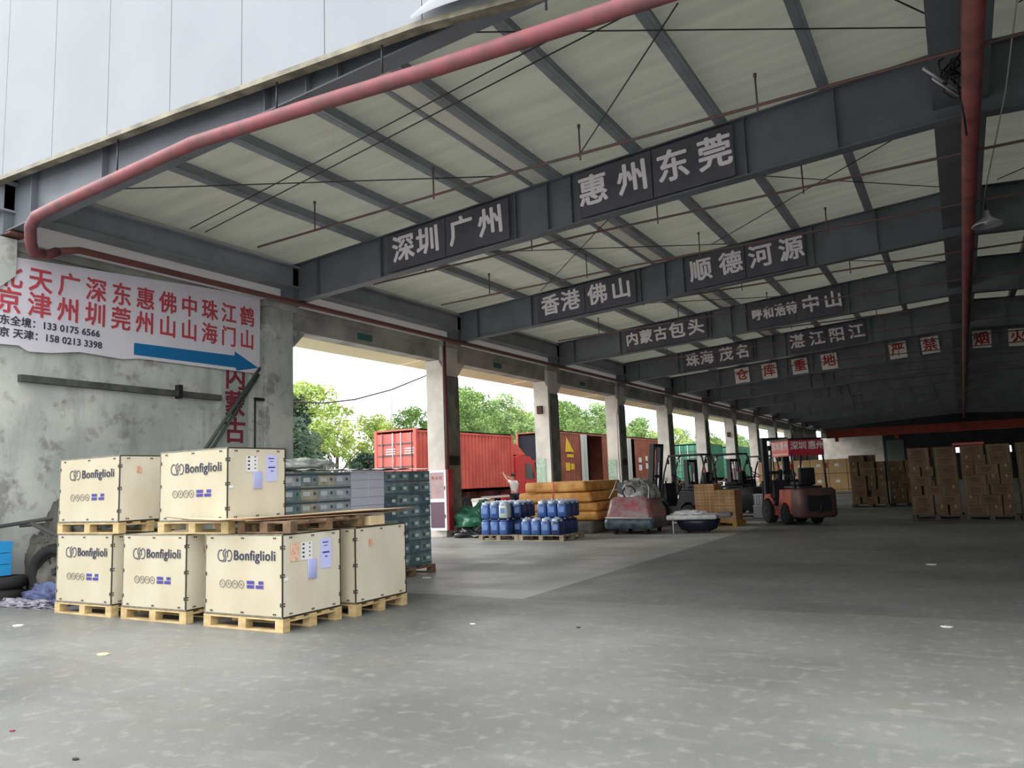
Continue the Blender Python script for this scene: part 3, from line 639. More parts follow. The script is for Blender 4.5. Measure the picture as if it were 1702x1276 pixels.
twall(7.32, 5, .338, 8, .2, [M_tile2, M_tile2, M_tile1, M_tile4], 1, 'blue grey printed carton just behind the crates', 'blue grey printed cartons')
twall(9.04, 2, .385, 6, .268, [M_tile3], 3, 'plain lilac grey carton behind the crates', 'plain lilac grey cartons')
twall(9.84, 4, .305, 8, .2, [M_tile1, M_tile1, mat('dark_teal_carton',(96,114,120),.7,vs=10,c2=(68,88,94),rnd=.15)], 2, 'dark teal printed carton at the pile end', 'dark teal printed cartons')
for y, l in ((7.32,'left'),(8.6,'middle'),(9.86,'right')): pallet('worn wooden pallet under the tall pile of printed cartons, %s one' % l, -9.12, y, 1.06, 1.22, 0, M_oldpine, .145)
b = B(); vs = []; nx, ny = 8, 30
for i in range(nx):
    for j in range(ny):
        yy = 7.35+3.7*j/(ny-1); xx = -9.1+1.04*i/(nx-1); e = 1 if i == nx-1 else 0
        vs.append((xx+.01*e, yy, 1.785+.028*abs(noise.noise(Vector((xx*2.3,yy*3.1,1))))-.028*e*(.4+noise.noise(Vector((1,yy*5,3))))))
b.add(vs, [(i*ny+j,(i+1)*ny+j,(i+1)*ny+j+1,i*ny+j+1) for i in range(nx-1) for j in range(ny-1)], 0, True)
tag(ob('plastic_sheet', b, mat('white_film',(226,228,228),.3,vs=5,c2=(190,194,196))), 'white plastic sheet lying on top of the printed carton pile', 'plastic sheet')
tag(ob('plastic_heap', B().blob((-8.75,8.5,1.83),(.3,.75,.13),3,.3,2.4,24,8), mat('pale_film_heap',(214,218,212),.35,vs=5,c2=(110,120,112))), 'crumpled pale plastic bundle on the printed carton pile', 'plastic sheet')
# ================================================================== JUNK AT FAR LEFT
tag(ob('tarp_heap', B().blob((-12.0,7.75,0),(.72,.9,1.05),1,.30,1.8,30,14), M_grtarp), 'big crumpled grey brown tarpaulin heap against the left wall', 'tarpaulin')
tag(ob('tarp_heap', B().blob((-12.3,7.0,0),(.50,.42,1.25),5,.22,2.0,24,12), M_grtarp), 'tall folded dark tarpaulin behind the blue crates at the far left', 'tarpaulin')
tag(ob('cloth_pile', B().blob((-11.62,6.55,0),(.62,.22,.24),8,.4,3.4,34,12), M_cloth), 'low pile of blue and violet sacks beside the leftmost crate', 'sacks')
tag(ob('rag_pile', B().blob((-11.85,6.22,0),(.7,.13,.08),9,.5,5.0,34,8), mat('grey_rags',(150,148,158),.8,vs=8,c2=(96,92,104))), 'thin strip of grey and lilac rags on the floor at the far left', 'rags')
def wheel(b, c, R, w, axis='y', mi=0, hub=1):
    c = Vector(c); ax = {'y': Vector((0,1,0)), 'x': Vector((1,0,0))}[axis]
    for r0, r1, a, e in ((R*.93,R,-.5,-.36),(R,R,-.36,.36),(R,R*.93,.36,.5)): b.cyl(c+ax*w*a, c+ax*w*e, r0, 22, mi, r1, caps=(a!=-.36))
    b.cyl(c-ax*w*.53, c+ax*w*.53, R*.55, 16, hub); b.cyl(c-ax*w*.57, c+ax*w*.57, R*.18, 10, mi)
t = thing('old_wheel', 'old black tyre leaning upright beside the leftmost crate', 'wheel', (-11.95,6.72,.42), math.radians(20))
b = B(); b.torus((0,0,0),.33,.085,'y',28,10); ob('tyre', b, M_rubber, t); ob('rim', B().torus((0,0,0),.25,.02,'y',24,6).cyl((0,-.03,0),(0,.03,0),.05,12), M_dark, t)
for k in range(6):
    a = k*math.pi/3; ob('spoke', B().cyl((.05*math.cos(a),0,.05*math.sin(a)),(.25*math.cos(a),0,.25*math.sin(a)),.012,6), M_dark, t)
for i, z in enumerate((0,.19)): tag(ob('tyre', B().torus((-12.62,6.36+.03*i,z+.1),.20,.095,'z',26,10), M_rubber), 'black tyre lying flat at the far left edge, %s of two' % ('lower','upper')[i], 'tyre')
for i in range(3):
    t = thing('blue_crate', 'bright blue plastic crate at the far left edge, %s' % ('bottom of three','middle of three','topmost of three')[i], 'crate', (-12.78,6.3,.39+.17*i)); t.scale = (.8,.8,1)
    b = B(); b.box(-.25,.25,-.17,.17,0,.02); b.box(-.25,.25,-.17,-.155,.02,.16); b.box(-.25,.25,.155,.17,.02,.16); b.box(-.25,-.235,-.155,.155,.02,.16); b.box(.235,.25,-.155,.155,.02,.16); ob('shell', b, M_bluebag, t)
    for k in range(5): ob('rib', B().box(-.22+.105*k,-.20+.105*k,-.18,-.171,.02,.13), M_bluebag, t)
    ob('rim', B().box(-.26,.26,-.185,-.171,.135,.165), M_bluebag, t)
for (a, c, r, l) in (((-12.93,6.3,1.1),(-11.2,7.6,1.38),.03,'upper of two dark poles leaning behind the leftmost crates'),((-12.9,6.7,1.1),(-11.0,7.7,1.2),.022,'lower of two dark poles leaning behind the leftmost crates'),((-12.2,6.5,1.15),(-11.0,6.95,.62),.035,'grey pole lying down the front of the tarpaulin heap')):
    tag(ob('pole', B().cyl(a,c,r,8), mat('grey_pole',(62,62,60),.7)), l, 'pole')
# litter on the floor
lit = [(-10.03,5.24,.10,M_white,'larger white paper scrap on the floor in front of the leftmost crate'),(-7.74,10.36,.12,M_canw,'flat white scrap beside the pallet under the teal cartons'),(-4.71,7.12,.05,M_white,'small white scrap on the open floor right of the crates'),(-3.54,7.3,.04,M_black,'small dark scrap on the floor right of the white one'),(-5.56,2.89,.03,M_wallred,'small dark red scrap near the lower left corner'),(-.27,8.43,.07,M_cable,'pale scrap on the dark floor at right'),(-7.31,4.6,.10,M_sheetply,'brown splinter on the floor in front of the crates'),(-.55,13.6,.10,M_cable,'pale scrap farther back on the dark floor at right'),(-4.6,2.75,.03,M_black,'tiny dark scrap near the bottom left'),(1.1,4.1,.04,M_black,'small black scrap near the lower right corner')]
for x, y, s, m, l in lit:
    b = B(); n = 7; s *= .55; P = [(s*(.6+.5*random.random())*math.cos(2*math.pi*i/n)*1.6, s*(.6+.5*random.random())*math.sin(2*math.pi*i/n)) for i in range(n)]
    b.prism(P, .001, .006+s*.05, 'z'); o = ob('scrap', b, m, None, (x,y,0)); tag(o, l, 'litter')
# ================================================================== FIRE CABINETS ON THE COLUMNS
def cabinet(label, y, n=1):
    t = thing('fire_cabinet', label, 'fire cabinet', (XW-.05, y, .2))
    ob('body', B().box(-.35,.33,-.26,-.03,0,1.72), M_firered, t)
    b = B()
    for a in ((-.36,.27,-.285,-.262,1.64,1.72),(-.36,.27,-.285,-.262,0,.07),(-.36,-.29,-.285,-.262,.07,1.64),(.20,.27,-.285,-.262,.07,1.64),(-.29,.20,-.285,-.262,.80,.90)): b.box(*a)
    ob('door_frame', b, M_frame, t)
    ob('upper_pane', B().box(-.288,.198,-.275,-.268,.902,1.638), M_winpink, t); ob('lower_pane', B().box(-.288,.198,-.275,-.268,.072,.798), M_windark, t)
    ob('handle', B().box(.21,.225,-.30,-.285,1.15,1.25), M_dark, t); ob('handle', B().box(.21,.225,-.30,-.285,.35,.45), M_dark, t)
    if n:
        for i, ch in enumerate('消火栓'): txt(ch, .11, M_redchar, 'character', t, (-.2+.14*i,-.279,1.48), depth=.001)
    ob('hose_reel', B().torus((-.04,-.262,.42),.14,.004,'y',20,4).torus((-.04,-.262,.42),.09,.004,'y',18,4), M_firered, t)
    return t
cabinet('red fire cabinet with a white two-pane door in front of the nearest free column', cols[2])
dup(bpy.data.objects['fire_cabinet'], (XW-.1, cols[7]-.02, .2), 0, 'small distant fire cabinet with pinkish panes by a far column left of the orange forklift')
ob2 = tag(ob('down_pipe', B().cyl((XW+.05,cols[2]+.06,.3),(XW+.05,cols[2]+.06,5.75),.04,8), mat('dark_red_pipe',(96,44,50),.5)), 'dark red upright pipe on the nearest free column', 'pipe')
ob2 = tag(ob('hose', B().tube([(XW+.06,cols[4]+.1,5.6),(XW+.08,cols[4]-.15,4.6),(XW+.08,cols[4]-.35,4.2),(XW+.06,cols[4]-.34,2.5),(XW+.06,cols[4]-.3,1.2)], .02, 6), mat('grey_hose',(120,116,112),.6)), 'thin grey hose hanging down the third free column', 'hose')
for k, w in ((2,'nearest'),(4,'third')):
    tag(ob('painted_board', B().box(XW+.027,XW+.034,cols[k]+.2,cols[k]+.72,2.05,2.32), M_black), 'small dark plate on the side of the %s free column' % w, 'plate')
# ================================================================== ORANGE BUNDLES
tops = [(-11.0,-8.95,19.6,22.0,0,.34,'grey'),(-11.2,-8.85,19.75,21.9,.35,.60,'o'),(-11.25,-8.82,19.75,22.0,.61,.86,'o'),(-11.25,-8.95,19.6,22.05,.87,1.15,'o'),(-11.0,-9.06,19.55,22.1,1.16,1.45,'o')]
nm = ['bottom grey wrapped bundle under the orange ones','lowest orange wrapped flat bundle of the stack','second lowest orange wrapped flat bundle of the stack','second highest orange wrapped flat bundle of the stack','topmost orange wrapped flat bundle of the stack']
for (x0,x1,y0,y1,z0,z1,c), l in zip(tops, nm):
    b = B(); nx, ny = 16, 16
    b.rbox(x0,x1,y0,y1,z0,z1,.09,0,4)
    me = b.mesh('bundle', M_orange if c == 'o' else M_greywrap)
    bm = bmesh.new(); bm.from_mesh(me); bmesh.ops.subdivide_edges(bm, edges=bm.edges, cuts=2, use_grid_fill=True)
    for v in bm.verts:
        n_ = noise.noise(v.co*2.7); zmid = (z0+z1)/2
        v.co.x += .03*n_; v.co.y += .03*noise.noise(v.co*3.1+Vector((5,0,0)))
        v.co.z = min(z1, max(z0, v.co.z+.018*noise.noise(v.co*2.0+Vector((0,9,0)))))
    bm.to_mesh(me); bm.free(); t = thing('wrapped_bundle', l, 'bundle'); put('wrapping', me, t)
    if c == 'o': ob('strap', B().box((x0+x1)/2-.02,(x0+x1)/2+.02,y0-.035,y0-.03,z0+.01,z1-.01), M_redink, t)
# ================================================================== JERRYCANS
def can_mesh(m, film=False):
    b = B(); b.rbox(-.128,.128,-.128,.128,0,.34,.05,0,3); b.rbox(-.112,.112,-.112,.112,.34,.375,.04,0,3)
    b.tube([(-.075,0,.37),(-.07,0,.405),(.0,0,.415),(.03,0,.40),(.04,0,.37)],.016,6,0); b.cyl((.08,.0,.372),(.08,0,.402),.026,10,1)
    b.box(-.07,.07,-.1295,-.1285,.12,.26,2)
    return b.mesh('jerrycan', [m, M_canw, mat('can_label',(108,140,200),.5)])
cm = [can_mesh(M_blue), can_mesh(M_blued), can_mesh(M_canw)]
film = mat('bag_film',(206,214,224),.3,vs=9,c2=(120,140,176),bump=.8,bs=14)
cap_me = B().blob((0,0,.33),(.135,.135,.10),2,.25,3,14,5).mesh('bag_knot', film)
def can(x, y, z, k, l, g, bag=False):
    t = thing('jerrycan', l, 'jerrycan', (x,y,z), random.uniform(-.05,.05), g); put('can_body', cm[k], t)
    if bag: put('bag_top', cap_me, t)
pallet('grey worn pallet under the left group of blue jerrycans', -11.2, 17.35, 1.2, 1.1, 0, mat('grey_pine',(168,156,136),.85,vs=5,c2=(130,118,100)), .14)
pallet('grey worn pallet under the right group of blue jerrycans', -9.96, 17.3, 1.28, 1.2, 0, MC['grey_pine'], .14)
for r in range(2):
    for i in range(4):
        for j in range(4):
            if i == 3 and (j == 0): continue
            if r == 1 and i == 2 and j == 0: tag_l = 'white jerrycan among the blue ones, upper front row of the left pallet'
            x, y, z = -11.02+.275*i, 17.52+.27*j, .145+.425*r
            if r == 1 and i == 2 and j == 0: can(x,y,z,2,'white jerrycan among the blue ones, upper front row of the left pallet',None,True)
            else: can(x,y,z,0 if j == 0 else 1,('front blue jerrycan on the left pallet, %s layer, %s from left' if j == 0 else 'darker jerrycan behind the front row, left pallet, %s layer, %s column') % (('lower','upper')[r], ORD[i]),'blue jerrycans on the left pallet, %s layer' % ('lower','upper')[r], r == 1)
for i in range(4):
    for j in range(4): can(-9.78+.285*i, 17.47+.28*j, .145, 0 if (j == 0 and i < 3) else 1, ('bagged blue jerrycan at the front of the right pallet, %s from left' if j == 0 else 'jerrycan behind the front ones, lower layer, right pallet, %s column') % ORD[i], 'lower jerrycans on the right pallet', j == 0)
for i in range(3):
    for j in range(1,4): can(-9.45+.29*i, 17.47+.28*j, .57, 0 if j == 1 else 1, ('blue jerrycan at the front of the upper layer, right pallet, %s from left' if j == 1 else 'upper layer jerrycan behind the front, right pallet, %s column') % ORD[i], 'upper jerrycans on the right pallet', True)
# green tarpaulin heap between jerrycans and column
tag(ob('green_tarp', B().blob((-12.1,18.9,.3),(.75,.6,.55),4,.32,2.4,30,12), M_tarp), 'crumpled green tarpaulin heap left of the blue jerrycans', 'tarpaulin')
tag(ob('black_heap', B().blob((-12.0,18.7,0),(.8,.6,.34),6,.3,2.4,28,8), mat('black_film',(46,48,48),.3,vs=6,c2=(24,26,26),bump=.6,bs=9)), 'black plastic covered heap under the green tarpaulin', 'plastic heap')
# ================================================================== SHRINK-WRAPPED RED MACHINE
t = thing('wrapped_machine', 'red machine on small wheels wrapped in clear plastic film', 'machine', (-7.8,20.1,0), math.radians(4))
b = B(); b.rbox(-.68,.62,-.75,.8,.16,.98,.16,0,5); me = b.mesh('body', mat('machine_red',(150,78,88),.3,vs=6,c2=(140,128,128),bump=.7,bs=9))
bm = bmesh.new(); bm.from_mesh(me); bmesh.ops.subdivide_edges(bm, edges=bm.edges, cuts=2, use_grid_fill=True)
for v in bm.verts:
    k = max(0,(v.co.z-.5)/.5); v.co.x *= 1-.22*k; v.co.y *= 1-.16*k; v.co += Vector((noise.noise(v.co*4),noise.noise(v.co*4+Vector((3,0,0))),0))*.03
bm.to_mesh(me); bm.free(); put('red_body', me, t)
ob('lower_housing', B().rbox(-.72,.66,-.79,.84,.14,.44,.14,0,5), mat('dark_film_base',(86,100,110),.3,vs=8,c2=(50,62,68),bump=.7,bs=12), t)
ob('upper_cover', B().blob((.05,.1,.92),(.52,.6,.50),11,.22,2.2,26,12), M_filmhaze, t)
ob('dark_control_box', B().cb((-.12,-.05,1.22),(.62,.5,.30)), mat('grey_console',(84,90,92),.35,vs=6,c2=(60,64,66)), t)
ob('steering_wheel', B().torus((-.06,-.46,1.1),.17,.02,'y',20,6), M_black, t)
ob('film_ridge', B().tube([(-.62,-.5,.95),(-.5,-.42,1.2),(-.42,-.36,1.42)],.01,5).tube([(.5,-.6,.85),(.45,-.3,1.2),(.2,.1,1.45)],.012,5).tube([(-.66,-.78,.45),(.62,-.78,.42)],.012,5), M_frame, t)
for x, y in ((-.42,-.62),(.42,-.62),(-.42,.62),(.42,.62)): b = B(); wheel(b,(x,y,.11),.11,.08,'x'); ob('wheel', b, [M_rubber,M_dark], t)
# ================================================================== WHITE TOPPED TROLLEY
t = thing('trolley', 'dark tub trolley with a white wrapped slab on top in front of the brown cartons', 'trolley', (-6.15,20.2,0), math.radians(12))
b = B(); n = 20; prof = [(.34,.04),(.50,.10),(.58,.24),(.60,.34),(.56,.35)]; vs = []
for r, z in prof:
    for i in range(n): vs.append((r*math.cos(2*math.pi*i/n)*.95, r*math.sin(2*math.pi*i/n)*.75, z))
b.add(vs, [(k*n+i,k*n+(i+1)%n,(k+1)*n+(i+1)%n,(k+1)*n+i) for k in range(4) for i in range(n)]+[tuple(range(n))[::-1], tuple(4*n+i for i in range(n))], 0, True)
ob('tub', b, mat('dark_blue_tub',(26,34,48),.35), t)
ob('wrapped_slab', B().rbox(-.78,.50,-.48,.62,.352,.47,.06), mat('white_foam',(214,214,216),.45,vs=5,c2=(176,176,180),bump=.4,bs=10), t)
ob('top_bundle', B().blob((-.2,.0,.47),(.42,.34,.10),7,.35,3,22,6), M_white, t)
ob('side_flap', B().rbox(.50,.86,-.30,.56,.38,.50,.05), mat('grey_slab',(120,112,116),.6), t)
for x, y in ((-.25,-.2),(.25,-.2),(-.25,.25),(.25,.25)): b = B(); wheel(b,(x,y,.05),.05,.04,'x'); ob('castor', b, [M_rubber,M_dark], t)
ob('leg', B().cyl((-.62,-.36,0),(-.62,-.36,.352),.015,6), M_frame, t)
# ================================================================== BROWN CARTONS
def carton_mesh(w, d, h, tapey=True):
    b = B(); b.box(0,w,0,d,0,h,0)
    if w > .36: b.box(w*.30,w*.70,-.0015,0,h*.62,h*.72,2); b.box(w*.30,w*.70,-.0015,0,h*.45,h*.53,2); b.box(w*.34,w*.66,-.0015,0,h*.28,h*.35,2); b.box(w*.10,w*.115,-.0015,0,0,h,1); b.box(w*.88,w*.895,-.0015,0,0,h,1)
    else: b.box(w*.42,w*.58,-.0015,0,h*.7,h,1); b.box(w*.2,w*.8,-.0015,0,h*.3,h*.36,2)
    b.box(w*.4,w*.6,0,d,h,h+.0012,1)
    return b.mesh('cardboard_carton', [M_card, M_tape, M_print])
M_cardl = M_card; M_card = mat('shaded_card', (112,90,68), .85, vs=2.5, c2=(98,78,58), rnd=.16); M_prl, M_print = M_print, mat('shaded_print',(72,54,44),.8); M_tape_l, M_tape = M_tape, mat('shaded_tape',(146,124,98),.5)  # same cardboard, darkened to paint the dim light on these piles
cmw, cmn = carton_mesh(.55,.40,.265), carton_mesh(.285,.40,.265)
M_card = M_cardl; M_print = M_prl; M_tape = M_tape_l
def stack(x0, w, y0, d, rows, label, group, z0=.13, seed=1, rz=0, h=.27, top=1.0):
    rnd = random.Random(seed)
    for r in range(rows):
        for dep in range(max(1,int(d/.42))):
            pat = ((1,0,0),(0,0,1),(0,1,0),(1,1))[(r+dep+rnd.randint(0,2)) % 4]
            ws = [.55 if q else .285 for q in pat]; gap = (w-sum(ws))/(len(ws)-1); x = 0
            for i, ww in enumerate(ws):
                g_ = rnd.uniform(-.3,.3)*gap
                if not (r == rows-1 and x > w*top):
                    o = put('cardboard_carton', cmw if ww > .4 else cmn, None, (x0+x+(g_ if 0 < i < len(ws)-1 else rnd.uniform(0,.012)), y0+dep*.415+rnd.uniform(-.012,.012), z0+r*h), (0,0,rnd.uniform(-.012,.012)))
                    tag(o, ('closed brown carton, %s, %s row up, %s from left' % (label, ORD[r], ORD[i])) if dep == 0 else 'brown carton in the hidden rear part of '+label, 'carton', group)
                x += ww+gap
dkp = mat('dark_pine',(96,84,72),.85,vs=5,c2=(66,58,50))
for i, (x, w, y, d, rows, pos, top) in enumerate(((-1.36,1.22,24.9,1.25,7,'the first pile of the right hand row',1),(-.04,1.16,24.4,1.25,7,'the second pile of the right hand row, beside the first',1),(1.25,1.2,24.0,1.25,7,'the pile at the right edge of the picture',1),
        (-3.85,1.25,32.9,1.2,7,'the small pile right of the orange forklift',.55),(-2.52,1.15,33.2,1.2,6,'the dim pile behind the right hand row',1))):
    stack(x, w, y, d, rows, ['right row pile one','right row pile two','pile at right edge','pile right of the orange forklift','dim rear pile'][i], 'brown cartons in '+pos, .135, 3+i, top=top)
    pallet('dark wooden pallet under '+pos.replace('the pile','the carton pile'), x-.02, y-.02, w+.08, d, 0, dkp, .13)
t = tag(ob('orange_lid', B().box(-.2,.55,24.5,25.2,2.035,2.10), M_crane), 'flat orange lid on top of the second pile of the right hand row', 'lid')
# strapped small cartons on a yellow pallet
sm = B(); sm.box(0,.295,0,.4,0,.176,0); sm.box(.14,.155,-.0015,0,0,.176,1); sm.box(.0,.295,-.0015,0,.08,.092,2); me_s = sm.mesh('cardboard_carton',[M_card, M_tape, M_print])
for gi, (x0, y0, nx, rows, w) in enumerate(((-6.95,22.6,2,6,'the taller strapped stack right of the black forklift'),(-6.32,22.4,2,5,'the lower strapped stack right of the black forklift'))):
    for r in range(rows):
        for i in range(nx):
            for j in range(2):
                o = put('cardboard_carton', me_s, None, (x0+.30*i, y0+.41*j, .135+.18*r)); tag(o, 'small brown carton, %s, %s row up, %s' % (['taller strapped stack','lower strapped stack'][gi], ORD[r], ('left','right')[i]) if j == 0 else 'small brown carton in the hidden rear of the %s' % ['taller strapped stack','lower strapped stack'][gi], 'carton', 'small cartons in '+w)
pallet('yellowish pallet under the strapped brown stacks', -6.98, 22.35, 1.28, 1.1, 0, mat('yellow_pine',(190,150,60),.8), .13)
# big cartons in the far background
bigc = B(); bigc.box(0,1.05,0,1.0,0,1.0,0); bigc.box(.35,.6,-.004,0,.55,.72,3); bigc.box(0,1.05,-.003,0,.10,.14,2); bigc.box(.5,.54,-.003,0,0,1.0,1); me_b = bigc.mesh('big_carton',[mat('pale_card',(196,164,120),.85,rnd=.1,vs=2,c2=(184,152,108)), M_tape, M_print, M_white])
for i in range(6):
    for r in range(2):
        o = put('big_carton', me_b, None, (-11.6+1.08*i, 52.0, .148+1.004*r)); tag(o, 'large pale carton in the far stack behind the orange forklift, %s row, %s from left' % (('bottom','top')[r], ORD[i]), 'carton', 'large far cartons')
pallet('long dark pallet under the large far cartons', -11.7, 52.0, 6.7, 1.0, 0, dkp, .145)
t = thing('strapping_roll', 'red and white roll lying by the far large cartons', 'roll', (-4.9,50.5,.25)); ob('roll_body', B().cyl((-.6,0,0),(.6,0,0),.25,16), M_white, t); ob('red_band', B().cyl((-.3,0,0),(.3,0,0),.255,16), M_redchar, t)
# white boxes between the forklifts
for i, (x, y, z, w, d, h, m, l) in enumerate(((-6.15,26.4,0,.62,.5,.42,M_tile3,'lower of two pale boxes on the floor between the forklifts'),(-6.12,26.4,.425,.55,.48,.36,M_tile2,'slatted grey crate on top of a pale box between the forklifts'),(-5.5,26.6,0,.9,.7,.46,M_tile3,'wide pale box on the floor left of the orange forklift'),(-4.95+.0,24.75,0,.3,.12,.5,M_card,'small brown board standing by the orange forklift front wheel'))):
    t = thing('storage_box', l, 'box', (x,y,z)); ob('box_body', B().box(0,w,0,d,0,h-.03), m, t); ob('box_lid', B().box(-.01,w+.01,-.01,d+.01,h-.03,h), M_white if i < 3 else M_card, t)
    if i == 1:
        for k in range(6): ob('slat', B().box(.04+.085*k,.08+.085*k,-.012,0,.03,h-.05), M_white, t)
for k in range(4): tag(ob('foam_slab', B().box(-7.4,-5.4,31.0,33.0,.1+.14*k,.21+.14*k), M_white), 'white flat slab in the low pile behind the pale boxes, %s' % ('lowest','second from below','third from below','topmost')[k], 'slab')
pallet('pallet under the low pile of white panels', -7.4, 31.0, 2.0, 2.0, -.04+.0, M_oldpine, .13).location.z = 0
bpy.data.objects
tag(ob('white_sack', B().blob((-6.4,34.6,0),(.8,.8,1.0),12,.2,2,20,10), M_white), 'big rounded white sack behind the pile of white panels', 'sack')
t = thing('fire_extinguisher_stand', 'bright red fire extinguisher stand by a far column', 'extinguisher', (-12.55,57.5,0)); ob('cylinder', B().cyl((0,0,0),(0,0,1.3),.3,12).cyl((0,0,1.3),(0,0,1.6),.1,8), mat('bright_red',(232,60,50),.3), t); ob('white_band', B().cyl((0,0,.6),(0,0,.75),.305,12), M_white, t); ob('hose', B().tube([(.1,0,1.55),(.4,0,1.5),(.5,0,1.0),(.36,0,.5)],.04,6), M_black, t)
# ================================================================== FORKLIFTS
def forklift(label, x, y, rz, body, mast_h=2.5, tilt=0, guard_h=2.12, sign=False):
    """+x is forward"""
    t = thing('forklift', label, 'forklift', (x,y,0), rz)
    b = B(); b.prism([(-1.0,.30),(-.62,.30),(-.55,.52),(-.40,.62),(-.22,.62),(-.08,.50),(-.02,.24),(.42,.24),(.50,.55),(.70,.72),(1.02,.72),(1.02,.82),(.62,.86),(.55,.52),(.1,.50),(.02,.72),(-.05,.98),(-1.0,1.0)], -.48, .48, 'y'); ob('chassis', b, body, t)
    b = B(); b.rbox(-1.42,-.72,-.54,.54,.22,1.02,.16,0,5)
    ob('counterweight', b, mat('counterweight_brown',(92,56,50),.6,vs=3,c2=(62,48,48)) if body is M_fork else M_forkblack, t); ob('rear_grille', B().box(-1.425,-1.415,-.34,.34,.40,.82), M_black, t)
    ob('tow_pin', B().cyl((-1.47,0,.38),(-1.47,0,.6),.03,8).box(-1.5,-1.4,-.08,.08,.36,.4), M_dark, t)
    ob('engine_hood', B().rbox(-.98,-.05,-.36,.36,1.0,1.08,.06), M_forkblack, t)
    st = ob('seat', B().rbox(-.72,-.22,-.24,.24,1.08,1.2,.05), M_black, t); ob('seat_back', B().rbox(-.86,-.72,-.23,.23,1.1,1.58,.05), M_black, t)
    ob('dashboard', B().prism([(.42,.52),(.62,.52),(.60,1.22),(.46,1.26)],-.42,.42,'y'), M_forkblack, t)
    ob('steering_column', B().cyl((.48,.0,1.15),(.26,0,1.42),.025,8), M_dark, t); ob('steering_wheel', B().torus((0,0,0),.17,.017,'z',20,6), M_black, t, (.24,0,1.43), (0,math.radians(-38),0))
    for s_ in (-.13,0,.13): ob('lever', B().cyl((.50,.3,1.2),(.46+s_*.3,.3+s_*.3,1.45),.01,5), M_dark, t)
    for s_ in (-1,1):
        b = B(); wheel(b,(.72,s_*.47,.34),.34,.24); ob('front_wheel', b, [M_rubber,M_dark], t)
        b = B(); wheel(b,(-.88+.55,s_*.44,.27),.27,.18); ob('rear_wheel', b, [M_rubber,M_dark], t)
        ob('guard_post', B().tube([(.60,s_*.46,.86),(.46,s_*.46,1.6),(.30,s_*.46,guard_h-.1),(.22,s_*.46,guard_h-.02)],.03,8), M_forkblack, t)
        ob('guard_post', B().tube([(-1.0,s_*.46,1.0),(-.95,s_*.46,1.6),(-.88,s_*.46,guard_h-.12),(-.80,s_*.46,guard_h-.02)],.03,8), M_forkblack, t)
        ob('tail_lamp', B().box(-.98,-.93,s_*.50-.03,s_*.50+.03,1.55,1.7), M_firered, t)
        ob('mudguard', B().tube([(.34,s_*.50,.55),(.48,s_*.50,.72),(.72,s_*.50,.76),(.95,s_*.50,.70)],.04,6), body, t)
    b = B(); b.box(-.84,.26,-.50,-.44,guard_h-.05,guard_h); b.box(-.84,.26,.44,.50,guard_h-.05,guard_h); b.box(-.86,-.80,-.50,.50,guard_h-.05,guard_h); b.box(.22,.28,-.50,.50,guard_h-.05,guard_h); ob('overhead_guard', b, M_forkblack, t)
    for k in range(6): ob('guard_bar', B().box(-.70+.155*k,-.67+.155*k,-.44,.44,guard_h-.045,guard_h-.01), M_forkblack, t)
    mast = put('mast', B().box(-.05,.05,-.34,.34,mast_h-.1,mast_h).mesh('mast', M_forkblack), t, (1.12,0,.06), (0,-tilt,0))
    for s_ in (-1,1):
        ob('outer_rail', B().box(-.08,.08,s_*.37-.04,s_*.37+.04,.02,mast_h), M_forkblack, mast); ob('inner_rail', B().box(-.05,.07,s_*.27-.03,s_*.27+.03,.05,mast_h-.04), M_forkblack, mast)
        ob('lift_cylinder', B().cyl((-.03,s_*.2,.1),(-.03,s_*.2,mast_h*.75),.028,8), M_lamp, mast)
        ob('fork', B().box(.19,.24,s_*.26-.05,s_*.26+.05,.0,.62).prism([(.19,0),(1.25,0),(1.25,.012),(.24,.045)],s_*.26-.05,s_*.26+.05,'y'), M_dark, mast)
    for z_ in (.3, mast_h*.55): ob('crossbar', B().box(-.05,.05,-.34,.34,z_,z_+.1), M_forkblack, mast)
    ob('carriage', B().box(.10,.18,-.44,.44,.12,.22).box(.10,.18,-.44,.44,.46,.56), M_forkblack, mast)
    b = B(); b.box(.11,.15,-.44,.44,1.12,1.17)
    for k in range(6): b.box(.11,.15,-.44+.168*k,-.41+.168*k,.56,1.12)
    ob('load_backrest', b, M_forkblack, mast); ob('hydraulic_hose', B().tube([(-.06,.1,.5),(-.1,.12,1.4),(-.05,.1,mast_h-.05),(.02,.08,mast_h-.2)],.018,6), M_rubber, mast)
    ob('work_lamp', B().rbox(.26,.34,-.52,-.42,guard_h-.24,guard_h-.12,.02), M_lamp, t); ob('mirror', B().box(.24,.27,.5,.62,guard_h-.3,guard_h-.15), M_black, t)
    return t
fo = forklift('orange forklift with a red lettered board under its roof, right of the columns', -4.28, 23.6, math.radians(126), M_fork, 2.48, 0, 2.42)
